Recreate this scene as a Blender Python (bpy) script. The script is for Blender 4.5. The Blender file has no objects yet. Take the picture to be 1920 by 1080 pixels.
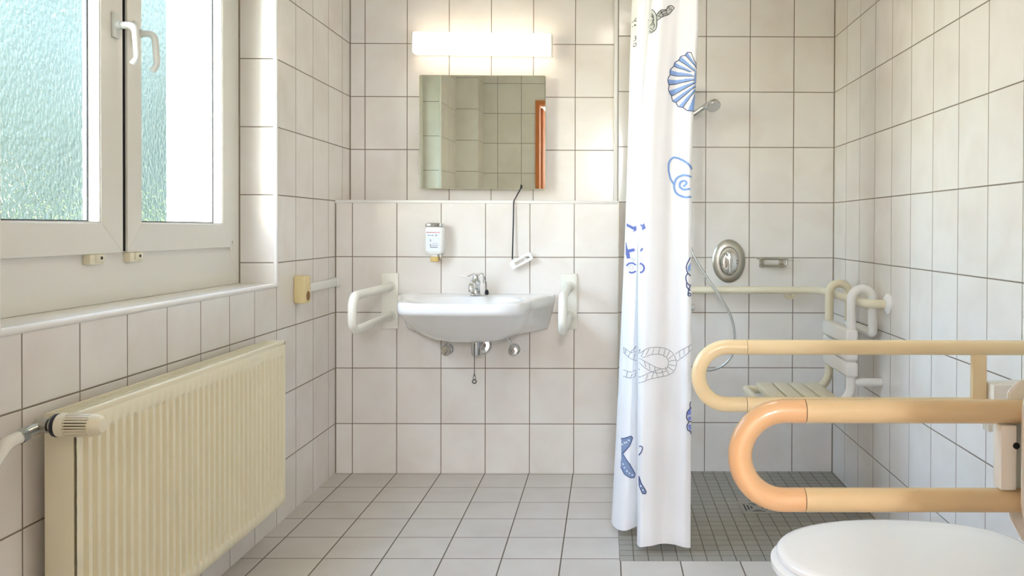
import bpy, bmesh, math, random
from mathutils import Vector, Matrix
from mathutils.bvhtree import BVHTree
random.seed(7)
PI = math.pi
sc = bpy.context.scene
COL = sc.collection

# ------------------------------------------------------------------ camera
F_PX, CX, CY = 1626.13, 1148.62, 444.78
YAW, PITCH, ROLL, EYE = 0.0064, -0.01061, 0.00351, 1.1145
cam_data = bpy.data.cameras.new('camera'); cam = bpy.data.objects.new('camera', cam_data); COL.objects.link(cam)
cam_data.sensor_width = 36.0; cam_data.sensor_fit = 'HORIZONTAL'
cam_data.lens = F_PX / 1920 * 36
cam_data.shift_x = (960 - CX) / 1920
cam_data.shift_y = (CY - 540) / 1920
cam_data.clip_start = 0.02
_c, _s = math.cos(YAW), math.sin(YAW)
_A = Matrix(((_c, -_s, 0), (_s, _c, 0), (0, 0, 1)))
_c, _s = math.cos(PITCH), math.sin(PITCH)
_B = Matrix(((1, 0, 0), (0, _c, _s), (0, -_s, _c)))
_M = _B @ _A
_r, _f, _u = Vector(_M[0]), Vector(_M[1]), Vector(_M[2])
_c, _s = math.cos(ROLL), math.sin(ROLL)
_right = _c * _r + _s * _u
_up = -_s * _r + _c * _u
_rot = Matrix((_right, _up, -_f)).transposed().to_4x4()
cam.matrix_world = Matrix.Translation((0, 0, EYE)) @ _rot
sc.camera = cam

# ------------------------------------------------------------------ view, world, light
sc.view_settings.view_transform = 'Standard'
sc.view_settings.look = 'None'
sc.view_settings.gamma = 1.0
sc.view_settings.use_curve_mapping = False
sc.view_settings.exposure = 0.88
sc.cycles.use_denoising = True
sc.cycles.max_bounces = 14
sc.cycles.diffuse_bounces = 6
sc.cycles.sample_clamp_indirect = 6.0

world = bpy.data.worlds.new('world'); sc.world = world; world.use_nodes = True
wn = world.node_tree.nodes; wl = world.node_tree.links; wn.clear()
wo = wn.new('ShaderNodeOutputWorld'); wb = wn.new('ShaderNodeBackground'); ws = wn.new('ShaderNodeTexSky')
ws.sky_type = 'NISHITA'; ws.sun_disc = False; ws.sun_elevation = math.radians(42); ws.sun_rotation = math.radians(200)
ws.air_density = 1.2; ws.dust_density = 1.0; ws.ozone_density = 1.0
wl.new(ws.outputs['Color'], wb.inputs['Color']); wl.new(wb.outputs[0], wo.inputs['Surface'])
wb.inputs['Strength'].default_value = 1.95

def area_light(name, loc, rot, sx, sy, energy, col, portal=False):
    d = bpy.data.lights.new(name, 'AREA'); d.shape = 'RECTANGLE'; d.size = sx; d.size_y = sy
    d.energy = energy; d.color = col
    if portal: d.cycles.is_portal = True
    o = bpy.data.objects.new(name, d); COL.objects.link(o); o.location = loc; o.rotation_euler = rot
    return o
# window portal only guides the sky light, it emits nothing itself
area_light('window_portal', (-1.66, 2.49, 1.60), (0, -PI / 2, 0), 1.30, 1.44, 1.0, (1, 1, 1), portal=True)

# ------------------------------------------------------------------ room measures (metres)
XL, XR = -1.2286, 1.0383
YP, YS, YU = 3.929, 3.965, 4.1506
TW, TH, Z0 = 0.2006, 0.2523, 0.4763
ZC = 2.52
LEDGE = 1.236
XSTEP = 0.048
YF = 0.80
WY0, WY1, WZ0, WZ1 = 1.76, 3.23, 0.905, 2.24
XWIN = -1.3665

# ------------------------------------------------------------------ materials
def srgb(r, g, b):
    f = lambda c: (c / 255 / 12.92) if c / 255 <= 0.04045 else ((c / 255 + 0.055) / 1.055) ** 2.4
    return (f(r), f(g), f(b), 1)

def N(nt, kind, **kw):
    n = nt.nodes.new(kind)
    for k, v in kw.items(): setattr(n, k, v)
    return n

def base_mat(name):
    m = bpy.data.materials.new(name); m.use_nodes = True
    nt = m.node_tree; b = nt.nodes['Principled BSDF']
    return m, nt, b

def plain(name, col, rough=0.4, metal=0.0, noise=0.04, scale=30, bump=0.0, spec=0.5, coat=0.0, sss=0.0, bscale=None):
    m, nt, b = base_mat(name); L = nt.links
    b.inputs['Roughness'].default_value = rough; b.inputs['Metallic'].default_value = metal
    b.inputs['Specular IOR Level'].default_value = spec
    b.inputs['Coat Weight'].default_value = coat
    tc = N(nt, 'ShaderNodeTexCoord'); no = N(nt, 'ShaderNodeTexNoise'); no.inputs['Scale'].default_value = scale
    no.inputs['Detail'].default_value = 4
    L.new(tc.outputs['Object'], no.inputs['Vector'])
    mx = N(nt, 'ShaderNodeMix', data_type='RGBA'); c = srgb(*col)
    mx.inputs['A'].default_value = tuple(x * (1 - noise) for x in c[:3]) + (1,)
    mx.inputs['B'].default_value = tuple(min(1, x * (1 + noise)) for x in c[:3]) + (1,)
    L.new(no.outputs['Fac'], mx.inputs['Factor']); L.new(mx.outputs['Result'], b.inputs['Base Color'])
    if sss:
        b.inputs['Subsurface Weight'].default_value = sss; b.inputs['Subsurface Scale'].default_value = 0.01
    if bump:
        n2 = N(nt, 'ShaderNodeTexNoise'); n2.inputs['Scale'].default_value = bscale or scale * 4
        L.new(tc.outputs['Object'], n2.inputs['Vector'])
        bp = N(nt, 'ShaderNodeBump'); bp.inputs['Strength'].default_value = bump; bp.inputs['Distance'].default_value = 0.002
        L.new(n2.outputs['Fac'], bp.inputs['Height']); L.new(bp.outputs['Normal'], b.inputs['Normal'])
    return m

def tile_mat(name, colA, colB, grout, tw, th, joint, rough, var=0.03, mottle=4.0, spec=0.5):
    """glazed tiles on a UV map counted in tiles: joints at the whole numbers"""
    m, nt, b = base_mat(name); L = nt.links
    uv = N(nt, 'ShaderNodeUVMap'); uv.uv_map = 'UVMap'
    sp = N(nt, 'ShaderNodeSeparateXYZ'); L.new(uv.outputs['UV'], sp.inputs[0])
    def M(op, a, bb=None, c=None):
        n = N(nt, 'ShaderNodeMath', operation=op)
        for i, v in enumerate((a, bb, c)):
            if v is None: continue
            if isinstance(v, (int, float)): n.inputs[i].default_value = v
            else: L.new(v, n.inputs[i])
        return n.outputs[0]
    du = M('MULTIPLY', M('PINGPONG', sp.outputs['X'], 0.5), tw)
    dv = M('MULTIPLY', M('PINGPONG', sp.outputs['Y'], 0.5), th)
    d = M('MINIMUM', du, dv)
    mr = N(nt, 'ShaderNodeMapRange'); mr.inputs['From Min'].default_value = joint / 2 - 0.0003; mr.inputs['From Max'].default_value = joint / 2 + 0.0004
    L.new(d, mr.inputs['Value'])
    mask = mr.outputs['Result']                        # 0 grout, 1 tile
    cb = N(nt, 'ShaderNodeCombineXYZ'); L.new(M('FLOOR', sp.outputs['X']), cb.inputs[0]); L.new(M('FLOOR', sp.outputs['Y']), cb.inputs[1])
    wnz = N(nt, 'ShaderNodeTexWhiteNoise', noise_dimensions='3D'); L.new(cb.outputs[0], wnz.inputs['Vector'])
    tc = N(nt, 'ShaderNodeTexCoord')
    add = N(nt, 'ShaderNodeVectorMath', operation='MULTIPLY_ADD'); L.new(wnz.outputs['Color'], add.inputs[0]); add.inputs[1].default_value = (9, 9, 9)
    L.new(tc.outputs['Object'], add.inputs[2])
    no = N(nt, 'ShaderNodeTexNoise'); no.inputs['Scale'].default_value = mottle; no.inputs['Detail'].default_value = 3; no.inputs['Distortion'].default_value = 0.5
    L.new(add.outputs[0], no.inputs['Vector'])
    cr = N(nt, 'ShaderNodeMapRange'); cr.inputs['From Min'].default_value = 0.40; cr.inputs['From Max'].default_value = 0.72
    L.new(no.outputs['Fac'], cr.inputs['Value'])
    mx = N(nt, 'ShaderNodeMix', data_type='RGBA'); mx.inputs['A'].default_value = srgb(*colA); mx.inputs['B'].default_value = srgb(*colB)
    L.new(cr.outputs['Result'], mx.inputs['Factor'])
    hs = N(nt, 'ShaderNodeHueSaturation'); L.new(mx.outputs['Result'], hs.inputs['Color'])
    L.new(M('MULTIPLY_ADD', wnz.outputs['Value'], var, 1 - var / 2), hs.inputs['Value'])
    mg = N(nt, 'ShaderNodeMix', data_type='RGBA'); mg.inputs['A'].default_value = srgb(*grout)
    L.new(hs.outputs['Color'], mg.inputs['B']); L.new(mask, mg.inputs['Factor'])
    L.new(mg.outputs['Result'], b.inputs['Base Color'])
    L.new(M('MULTIPLY_ADD', mask, rough - 0.85, 0.85), b.inputs['Roughness'])
    b.inputs['Specular IOR Level'].default_value = spec
    # rounded tile edges plus a very slight waviness of the glaze
    mr2 = N(nt, 'ShaderNodeMapRange', interpolation_type='SMOOTHSTEP'); mr2.inputs['From Min'].default_value = joint / 2 - 0.0006; mr2.inputs['From Max'].default_value = joint / 2 + 0.0016
    L.new(d, mr2.inputs['Value'])
    n3 = N(nt, 'ShaderNodeTexNoise'); n3.inputs['Scale'].default_value = 7; L.new(tc.outputs['Object'], n3.inputs['Vector'])
    h = M('MULTIPLY_ADD', n3.outputs['Fac'], 0.10, mr2.outputs['Result'])
    bp = N(nt, 'ShaderNodeBump'); bp.inputs['Strength'].default_value = 0.6; bp.inputs['Distance'].default_value = 0.0015
    L.new(h, bp.inputs['Height']); L.new(bp.outputs['Normal'], b.inputs['Normal'])
    return m

def emit(name, col, strength, rim=None):
    m, nt, b = base_mat(name)
    b.inputs['Base Color'].default_value = srgb(*col); b.inputs['Emission Color'].default_value = srgb(*col)
    b.inputs['Emission Strength'].default_value = strength; b.inputs['Roughness'].default_value = 0.3
    return m

WALL_TILE = tile_mat('glazed_wall_tile', (234, 230, 225), (227, 220, 213), (120, 108, 92), TW, TH, 0.0034, 0.13, var=0.025, mottle=5)
FLOOR_TILE = tile_mat('floor_tile', (206, 200, 192), (199, 192, 183), (98, 88, 74), 0.2, 0.2, 0.0038, 0.33, var=0.03, mottle=6, spec=0.4)
MOSAIC = tile_mat('shower_mosaic', (152, 148, 137), (143, 138, 127), (104, 97, 84), 0.0493, 0.0493, 0.0030, 0.38, var=0.08, mottle=9, spec=0.4)
WHITE_TRIM = plain('white_plastic_trim', (236, 234, 230), 0.3, noise=0.01)
SILL_MAT = plain('glazed_sill', (232, 226, 216), 0.16, noise=0.02)
PLASTER = plain('white_plaster', (236, 233, 226), 0.85, noise=0.02, bump=0.15)
OUT_PLASTER = plain('outdoor_white_render', (240, 240, 238), 0.9, noise=0.02, bump=0.3)
UPVC = plain('window_plastic', (228, 225, 216), 0.28, noise=0.012, scale=6)
BLACKRUB = plain('black_rubber', (24, 22, 30), 0.5)
HANDLE_W = plain('handle_plastic', (220, 220, 214), 0.32, noise=0.01)
CREAM = plain('radiator_enamel', (234, 225, 197), 0.32, noise=0.012, scale=5)
CREAM_TRIM = plain('cream_plastic', (228, 210, 160), 0.34, noise=0.02)
DARK = plain('dark_recess', (62, 54, 40), 0.8)
CHROME = plain('chrome', (215, 217, 218), 0.09, metal=1.0, noise=0.02)
SATIN = plain('satin_steel', (176, 174, 164), 0.3, metal=1.0, noise=0.05)
BRASS = plain('brass', (180, 140, 70), 0.3, metal=1.0)
CERAMIC = plain('white_ceramic', (240, 240, 240), 0.10, noise=0.006, scale=3, coat=0.3)
LIDMAT = plain('toilet_lid_plastic', (248, 248, 245), 0.22, noise=0.008, scale=4)
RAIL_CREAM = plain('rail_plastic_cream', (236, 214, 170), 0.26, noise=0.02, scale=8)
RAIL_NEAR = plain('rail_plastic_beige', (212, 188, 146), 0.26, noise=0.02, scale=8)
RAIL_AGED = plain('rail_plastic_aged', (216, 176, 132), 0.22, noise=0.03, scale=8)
RAIL_WHITE = plain('rail_plastic_white', (234, 232, 221), 0.28, noise=0.012, scale=8)
SEAT_WHITE = plain('seat_plastic_white', (244, 243, 240), 0.28, noise=0.012, scale=8)
SEAT_CREAM = plain('seat_plastic_cream', (230, 222, 196), 0.3, noise=0.015, scale=8)
WHITE_P = plain('white_plastic', (238, 238, 236), 0.3, noise=0.01)
HOSE_MAT = plain('hose_grey', (190, 192, 190), 0.25, metal=0.4, noise=0.03)
TAN = plain('tan_nozzle', (188, 160, 92), 0.4)
BLACK = plain('black_cord', (22, 24, 34), 0.5)
WOOD_DOOR = plain('orange_beech_door', (200, 120, 66), 0.75, noise=0.12, scale=9)
GREYFRAME = plain('door_frame_lacquer', (170, 164, 140), 0.4)
RED = plain('red_ink', (190, 90, 90), 0.5)
GREYINK = plain('grey_ink', (120, 124, 140), 0.5)
LABELP = plain('label_paper', (226, 232, 246), 0.5, noise=0.01)
LEAF = plain('hedge_leaf', (59, 71, 67), 0.8, noise=0.5, scale=1.6, bump=0.3)
GRASS = plain('lawn', (70, 92, 40), 0.9, noise=0.3, scale=3)

def curtain_mat():
    m, nt, b = base_mat('curtain_cloth'); L = nt.links
    b.inputs['Base Color'].default_value = srgb(251, 251, 252); b.inputs['Roughness'].default_value = 0.5
    tr = N(nt, 'ShaderNodeBsdfTranslucent'); tr.inputs['Color'].default_value = srgb(251, 251, 252)
    mx = N(nt, 'ShaderNodeMixShader'); mx.inputs[0].default_value = 0.10
    tc = N(nt, 'ShaderNodeTexCoord'); no = N(nt, 'ShaderNodeTexNoise'); no.inputs['Scale'].default_value = 900
    L.new(tc.outputs['Object'], no.inputs['Vector'])
    bp = N(nt, 'ShaderNodeBump'); bp.inputs['Strength'].default_value = 0.1; bp.inputs['Distance'].default_value = 0.0005
    L.new(no.outputs['Fac'], bp.inputs['Height']); L.new(bp.outputs['Normal'], b.inputs['Normal'])
    out = nt.nodes['Material Output']
    L.new(b.outputs[0], mx.inputs[1]); L.new(tr.outputs[0], mx.inputs[2]); L.new(mx.outputs[0], out.inputs['Surface'])
    return m
CURTAIN = curtain_mat()
INK = {'ink': (58, 62, 66), 'pale': (196, 196, 190), 'navy': (52, 64, 112), 'blue': (136, 168, 220), 'sky': (124, 160, 214),
       'indigo': (84, 94, 160), 'grey': (150, 154, 160), 'slate': (128, 146, 178), 'white': (240, 242, 248), 'violet': (138, 152, 232)}
INKM = {k: plain('print_' + k, v, 0.55, noise=0.01) for k, v in INK.items()}

def glass_mat():
    m, nt, b = base_mat('patterned_glass'); L = nt.links; nt.nodes.remove(b)
    tc = N(nt, 'ShaderNodeTexCoord')
    mp = N(nt, 'ShaderNodeMapping'); mp.inputs['Scale'].default_value = (1, 1.25, 0.8); L.new(tc.outputs['Object'], mp.inputs['Vector'])
    vo = N(nt, 'ShaderNodeTexVoronoi', feature='SMOOTH_F1'); vo.inputs['Scale'].default_value = 72; vo.inputs['Smoothness'].default_value = 0.6
    n1 = N(nt, 'ShaderNodeTexNoise'); n1.inputs['Scale'].default_value = 60; n1.inputs['Detail'].default_value = 2; n1.inputs['Distortion'].default_value = 1.4
    L.new(mp.outputs[0], vo.inputs['Vector']); L.new(mp.outputs[0], n1.inputs['Vector'])
    ad = N(nt, 'ShaderNodeMath', operation='ADD'); L.new(vo.outputs['Distance'], ad.inputs[0]); L.new(n1.outputs['Fac'], ad.inputs[1])
    bp = N(nt, 'ShaderNodeBump'); bp.inputs['Strength'].default_value = 1.0; bp.inputs['Distance'].default_value = 0.0035
    L.new(ad.outputs[0], bp.inputs['Height'])
    rf = N(nt, 'ShaderNodeBsdfRefraction'); rf.inputs['IOR'].default_value = 1.4; rf.inputs['Roughness'].default_value = 0.07
    rf.inputs['Color'].default_value = (0.96, 0.99, 0.98, 1)
    tp = N(nt, 'ShaderNodeBsdfTransparent'); tp.inputs['Color'].default_value = (0.94, 0.98, 0.97, 1)
    gl = N(nt, 'ShaderNodeBsdfGlossy'); gl.inputs['Roughness'].default_value = 0.12
    L.new(bp.outputs['Normal'], rf.inputs['Normal']); L.new(bp.outputs['Normal'], gl.inputs['Normal'])
    m1 = N(nt, 'ShaderNodeMixShader'); m1.inputs[0].default_value = 0.72; L.new(tp.outputs[0], m1.inputs[1]); L.new(rf.outputs[0], m1.inputs[2])
    fr = N(nt, 'ShaderNodeFresnel'); fr.inputs['IOR'].default_value = 1.35; L.new(bp.outputs['Normal'], fr.inputs['Normal'])
    m2 = N(nt, 'ShaderNodeMixShader'); L.new(fr.outputs[0], m2.inputs[0]); L.new(m1.outputs[0], m2.inputs[1]); L.new(gl.outputs[0], m2.inputs[2])
    L.new(m2.outputs[0], nt.nodes['Material Output'].inputs['Surface'])
    return m
PATTERN_GLASS = glass_mat()
def clear_mat():
    m, nt, b = base_mat('clear_glass'); L = nt.links; nt.nodes.remove(b)
    tp = N(nt, 'ShaderNodeBsdfTransparent'); tp.inputs['Color'].default_value = (0.98, 0.99, 0.99, 1)
    L.new(tp.outputs[0], nt.nodes['Material Output'].inputs['Surface']); return m
CLEAR_GLASS = clear_mat()
def mirror_mat():
    m, nt, b = base_mat('mirror_glass')
    b.inputs['Base Color'].default_value = srgb(238, 240, 224); b.inputs['Metallic'].default_value = 1.0; b.inputs['Roughness'].default_value = 0.015
    return m
MIRROR = mirror_mat()

# ------------------------------------------------------------------ mesh helpers
def add_box(bm, x0, x1, y0, y1, z0, z1, bev=0.0, seg=2, mi=0):
    t = bmesh.new()
    bmesh.ops.create_cube(t, size=1)
    for v in t.verts:
        v.co = Vector(((x0 + x1) / 2 + v.co.x * (x1 - x0), (y0 + y1) / 2 + v.co.y * (y1 - y0), (z0 + z1) / 2 + v.co.z * (z1 - z0)))
    if bev > 0:
        bmesh.ops.bevel(t, geom=list(t.edges), offset=bev, segments=seg, affect='EDGES', profile=0.5)
    merge(bm, t, mi=mi)

def merge(bm, t, mat=None, mi=0):
    if mat is not None: bmesh.ops.transform(t, matrix=mat, verts=t.verts)
    mp = {v: bm.verts.new(v.co) for v in t.verts}
    for f in t.faces:
        try:
            g = bm.faces.new([mp[v] for v in f.verts]); g.material_index = mi
        except ValueError: pass
    t.free()

def frames(pts):
    T = []
    n = len(pts)
    for i in range(n):
        a = pts[max(i - 1, 0)]; b = pts[min(i + 1, n - 1)]
        T.append((b - a).normalized())
    up = Vector((0, 0, 1)) if abs(T[0].z) < 0.9 else Vector((1, 0, 0))
    nrm = (up - T[0] * up.dot(T[0])).normalized(); R = []
    for i in range(n):
        if i:
            q = T[i - 1].rotation_difference(T[i]); nrm = q @ nrm
            nrm = (nrm - T[i] * nrm.dot(T[i])).normalized()
        R.append((T[i], nrm, T[i].cross(nrm)))
    return R

def rounded(pts, r, n=8):
    P = [Vector(p) for p in pts]; out = [P[0]]
    for i in range(1, len(P) - 1):
        rr = r[i - 1] if isinstance(r, (list, tuple)) else r
        a, b, c = P[i - 1], P[i], P[i + 1]
        u = (a - b).normalized(); v = (c - b).normalized(); ang = u.angle(v)
        if rr <= 0 or ang > PI - 0.02: out.append(b); continue
        d = rr / math.tan(ang / 2); d = min(d, (a - b).length * 0.499, (c - b).length * 0.499); rr2 = d * math.tan(ang / 2)
        cen = b + (u + v).normalized() * (rr2 / math.sin(ang / 2))
        s = b + u * d - cen; e = b + v * d - cen
        tot = s.angle(e); ax = s.cross(e).normalized()
        for k in range(n + 1):
            out.append(cen + Matrix.Rotation(tot * k / n, 3, ax) @ s)
    out.append(P[-1]); return out

def add_tube(bm, pts, r, seg=20, caps=True, mi=0, dome=0.0):
    P = [Vector(p) for p in pts]; R = frames(P); rings = []
    n = len(P)
    for i, p in enumerate(P):
        rr = r[i] if isinstance(r, (list, tuple)) else r
        t, a, b = R[i]
        rings.append([bm.verts.new(p + (a * math.cos(2 * PI * k / seg) + b * math.sin(2 * PI * k / seg)) * rr) for k in range(seg)])
    for i in range(n - 1):
        for k in range(seg):
            f = bm.faces.new((rings[i][k], rings[i][(k + 1) % seg], rings[i + 1][(k + 1) % seg], rings[i + 1][k])); f.material_index = mi
    if caps:
        for ring, s in ((rings[0], -1), (rings[-1], 1)):
            f = bm.faces.new(ring if s > 0 else ring[::-1]); f.material_index = mi

def add_lathe(bm, prof, origin, axis, seg=32, mi=0):
    """prof: list of (distance along axis, radius)"""
    o = Vector(origin); ax = Vector(axis).normalized()
    up = Vector((0, 0, 1)) if abs(ax.z) < 0.9 else Vector((1, 0, 0))
    a = (up - ax * up.dot(ax)).normalized(); b = ax.cross(a); rings = []
    for d, r in prof:
        if r < 1e-6: rings.append([bm.verts.new(o + ax * d)])
        else: rings.append([bm.verts.new(o + ax * d + (a * math.cos(2 * PI * k / seg) + b * math.sin(2 * PI * k / seg)) * r) for k in range(seg)])
    for i in range(len(rings) - 1):
        A, B = rings[i], rings[i + 1]
        for k in range(seg):
            k2 = (k + 1) % seg
            if len(A) == 1 and len(B) == 1: break
            if len(A) == 1: vs = (A[0], B[k2], B[k])
            elif len(B) == 1: vs = (A[k], A[k2], B[0])
            else: vs = (A[k], A[k2], B[k2], B[k])
            f = bm.faces.new(vs); f.material_index = mi

def add_loft(bm, rings, cap0=True, cap1=True, mi=0):
    V = [[bm.verts.new(Vector(p)) for p in r] for r in rings]
    for i in range(len(V) - 1):
        n = len(V[i])
        for k in range(n):
            f = bm.faces.new((V[i][k], V[i][(k + 1) % n], V[i + 1][(k + 1) % n], V[i + 1][k])); f.material_index = mi
    if cap0: bm.faces.new(V[0][::-1]).material_index = mi
    if cap1: bm.faces.new(V[-1]).material_index = mi

def add_prism(bm, poly, axis, a, b, mi=0):
    """poly of 2D points extruded along axis 'x'/'y'/'z' between a and b"""
    def P(p, t):
        return {'x': (t, p[0], p[1]), 'y': (p[0], t, p[1]), 'z': (p[0], p[1], t)}[axis]
    add_loft(bm, [[P(p, a) for p in poly], [P(p, b) for p in poly]], mi=mi)

def lerp(a, b, t): return a + (b - a) * t

def BM(): return bmesh.new()

def link_mesh(name, bm, mats, parent=None, smooth=True, angle=35, origin=None):
    bmesh.ops.recalc_face_normals(bm, faces=bm.faces)
    org = Vector(parent['_w']) if parent is not None else Vector(origin or (0, 0, 0))
    if org.length: bmesh.ops.translate(bm, vec=-org, verts=bm.verts)
    me = bpy.data.meshes.new(name); bm.to_mesh(me); bm.free()
    for m in (mats if isinstance(mats, (list, tuple)) else [mats]): me.materials.append(m)
    if smooth:
        me.shade_smooth(); me.set_sharp_from_angle(angle=math.radians(angle))
    o = bpy.data.objects.new(name, me); COL.objects.link(o)
    if parent is not None: o.parent = parent
    else: o.location = org
    o['_w'] = tuple(org)
    return o

def tag(o, label, cat, group=None, kind=None):
    o['label'] = label; o['category'] = cat
    if group: o['group'] = group
    if kind: o['kind'] = kind
    return o

def thing(name, label, cat, loc, group=None, kind=None):
    o = bpy.data.objects.new(name, None); COL.objects.link(o); o.location = loc
    o.empty_display_size = 0.05
    o['_w'] = tuple(loc)
    return tag(o, label, cat, group, kind)

def part(name, bm, mats, parent, **kw): return link_mesh(name, bm, mats, parent, **kw)

def box_uv(o, offs, scale=(TW, TH)):
    """box-projected UVs counted in tiles; offs = joint position on x, y, z"""
    me = o.data; uvl = me.uv_layers.new(name='UVMap'); org = Vector(o['_w'])
    for p in me.polygons:
        n = p.normal
        for li in p.loop_indices:
            c = me.vertices[me.loops[li].vertex_index].co + org
            if abs(n.x) > 0.7: u, v = (c.y - offs[1]) / scale[0], (c.z - offs[2]) / scale[1]
            elif abs(n.y) > 0.7: u, v = (c.x - offs[0]) / scale[0], (c.z - offs[2]) / scale[1]
            else: u, v = (c.x - offs[0]) / scale[0], (c.y - offs[1]) / scale[0]
            uvl.data[li].uv = (u, v)

def wall(name, boxes, offs, label, mats=WALL_TILE, scale=(TW, TH)):
    bm = BM()
    for b in boxes: add_box(bm, *b)
    o = link_mesh(name, bm, mats, smooth=False)
    box_uv(o, offs, scale)
    tag(o, label, 'wall', kind='structure'); return o

# ------------------------------------------------------------------ room shell
# floor: tiles with the small mosaic let into the shower corner
FX, FY = -1.151, 3.9106
bm = BM(); add_box(bm, -1.75, 1.35, -4.2, 4.4, -0.12, 0.0)
bmesh.ops.bisect_plane(bm, geom=bm.verts[:] + bm.edges[:] + bm.faces[:], plane_co=(0.045, 0, 0), plane_no=(1, 0, 0))
bmesh.ops.bisect_plane(bm, geom=bm.verts[:] + bm.edges[:] + bm.faces[:], plane_co=(0, 2.890, 0), plane_no=(0, 1, 0))
for f in bm.faces:
    c = f.calc_center_median()
    f.material_index = 1 if (c.x > 0.045 and c.y > 2.89 and f.normal.z > 0.5) else 0
floor = link_mesh('floor', bm, [FLOOR_TILE, MOSAIC], smooth=False)
tag(floor, 'beige square floor tiles with a grey mosaic shower corner', 'floor', kind='structure')
uvl = floor.data.uv_layers.new(name='UVMap')
for p in floor.data.polygons:
    for li in p.loop_indices:
        c = floor.data.vertices[floor.data.loops[li].vertex_index].co
        if p.material_index: uvl.data[li].uv = ((c.x - 0.045) / 0.0493, (c.y - 2.890) / 0.0493)
        else: uvl.data[li].uv = ((c.x - FX) / 0.2, (c.y - FY) / 0.2)

bm = BM(); add_box(bm, -1.75, 1.35, -4.2, 4.4, ZC, ZC + 0.1)
tag(link_mesh('ceiling', bm, PLASTER, smooth=False), 'plain white plaster ceiling above the tiled walls', 'ceiling', kind='structure')

YLJ, YRJ = 4.0339, 3.7646
wall('wall_left', [(-1.44, XL, 0.65, WY0, 0, ZC), (-1.44, XL, WY1, 4.4, 0, ZC), (-1.44, XL, WY0, WY1, 0, WZ0 - 0.012), (-1.44, XL, WY0, WY1, WZ1, ZC)],
     (XL, YLJ, Z0), 'tiled wall with the window and the radiator')
wall('wall_back', [(-1.44, XSTEP, YU, 4.4, 0, ZC)], (-1.1566, 0, Z0), 'recessed upper tiled wall behind mirror and lamp')
wall('wall_back_low', [(XL, 0.0505, YP, YU, 0, LEDGE - 0.006)], (-0.951, YP, Z0), 'lower tiled front wall that carries the washbasin')
wall('wall_shower', [(XSTEP + 0.0045, XR, YS, 4.4, 0, ZC), (XSTEP, XSTEP + 0.0045, YS, 4.4, LEDGE + 0.01, ZC)], (0.4505, YS, Z0), 'tiled wall of the shower corner with the mixer')
wall('wall_right', [(XR, XR + 0.3, 0.65, 4.4, 0, ZC)], (XR, YRJ, Z0), 'bright tiled wall beside shower and toilet')
wall('wall_pier', [(XL, -1.05, YF, 1.12, 0, ZC)], (-1.245, YF, Z0 + 0.02), 'tiled corner pier beside the doorway, seen in the mirror')
wall('wall_front', [(-1.44, -0.61, 0.65, YF, 0, ZC), (0.46, XR, 0.65, YF, 0, ZC), (-0.61, 0.46, 0.65, YF, 2.12, ZC)],
     (-0.93, YF, Z0 + 0.02), 'tiled wall with the doorway opposite the washbasin')
# hallway behind the doorway
wall('wall_hallway', [(-1.44, -1.40, -4.2, 0.65, 0, ZC), (1.30, 1.34, -4.2, 0.65, 0, ZC), (-1.4, 1.3, -4.2, -4.1, 0, ZC)], (0, 0, 0), 'plain plastered hallway wall behind the doorway', mats=PLASTER)

# outer brick shell with white rendered reveal
bm = BM()
for b in [(-1.62, -1.44, 0.5, WY0 - 0.0, 0, ZC), (-1.62, -1.44, WY1 - 0.03, 4.4, 0, ZC), (-1.62, -1.44, WY0, WY1 - 0.03, 0, WZ0 + 0.08), (-1.62, -1.44, WY0, WY1 - 0.03, WZ1, ZC)]:
    add_box(bm, *b)
tag(link_mesh('wall_outer', bm, OUT_PLASTER, smooth=False), 'white rendered outside face of the window wall', 'wall', kind='structure')

# ledge on top of the lower wall and white edge trims
bm = BM(); add_box(bm, XL, 0.0505, YP - 0.004, YU, LEDGE - 0.006, LEDGE, bev=0.0025)
add_box(bm, XL, 0.0505, YP - 0.005, YP + 0.002, LEDGE - 0.012, LEDGE + 0.001, bev=0.002)
tag(link_mesh('trim_1', bm, WHITE_TRIM), 'white edge strip along the ledge above the washbasin', 'trim', kind='structure')
bm = BM(); add_box(bm, 0.030, 0.048, YS - 0.002, YS + 0.02, LEDGE, ZC, bev=0.004)
add_box(bm, 0.030, 0.048, YS + 0.02, YU, LEDGE, ZC)
tag(link_mesh('trim_2', bm, WHITE_TRIM), 'white vertical edge strip between washbasin recess and shower wall', 'trim', kind='structure')
bm = BM()
add_tube(bm, [(XL - 0.004, WY1 + 0.004, WZ0 - 0.01), (XL - 0.004, WY1 + 0.004, WZ1)], 0.0085, 16)
tag(link_mesh('trim_3', bm, WHITE_TRIM), 'white rounded strip on the far edge of the window recess', 'trim', kind='structure')
bm = BM()
add_tube(bm, [(XL - 0.004, WY0 - 0.004, WZ0 - 0.01), (XL - 0.004, WY0 - 0.004, WZ1)], 0.0085, 16)
tag(link_mesh('trim_4', bm, WHITE_TRIM), 'white rounded strip on the near edge of the window recess', 'trim', kind='structure')

# grout beads in the corners
GROUT = plain('grout', (126, 114, 98), 0.9, noise=0.08)
for nm, x, y, z0, z1, lab in (('trim_7', XL, YU, LEDGE, ZC, 'dark grout joint in the upper left room corner'), ('trim_8', XL, YP, 0.0, LEDGE - 0.013, 'dark grout joint in the lower left room corner'),
                              ('trim_9', XR, YS, 0.0, ZC, 'dark grout joint in the shower corner'), ('trim_10', XWIN, WY1, WZ0, WZ1, 'dark joint between window frame and recess')):
    sx_ = -1 if nm == 'trim_9' else 1; bm = BM(); add_prism(bm, [(x, y), (x + sx_ * 0.0042, y), (x, y - 0.0042)], 'z', z0, z1)
    tag(link_mesh(nm, bm, GROUT, smooth=False), lab, 'trim', kind='structure')

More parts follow.
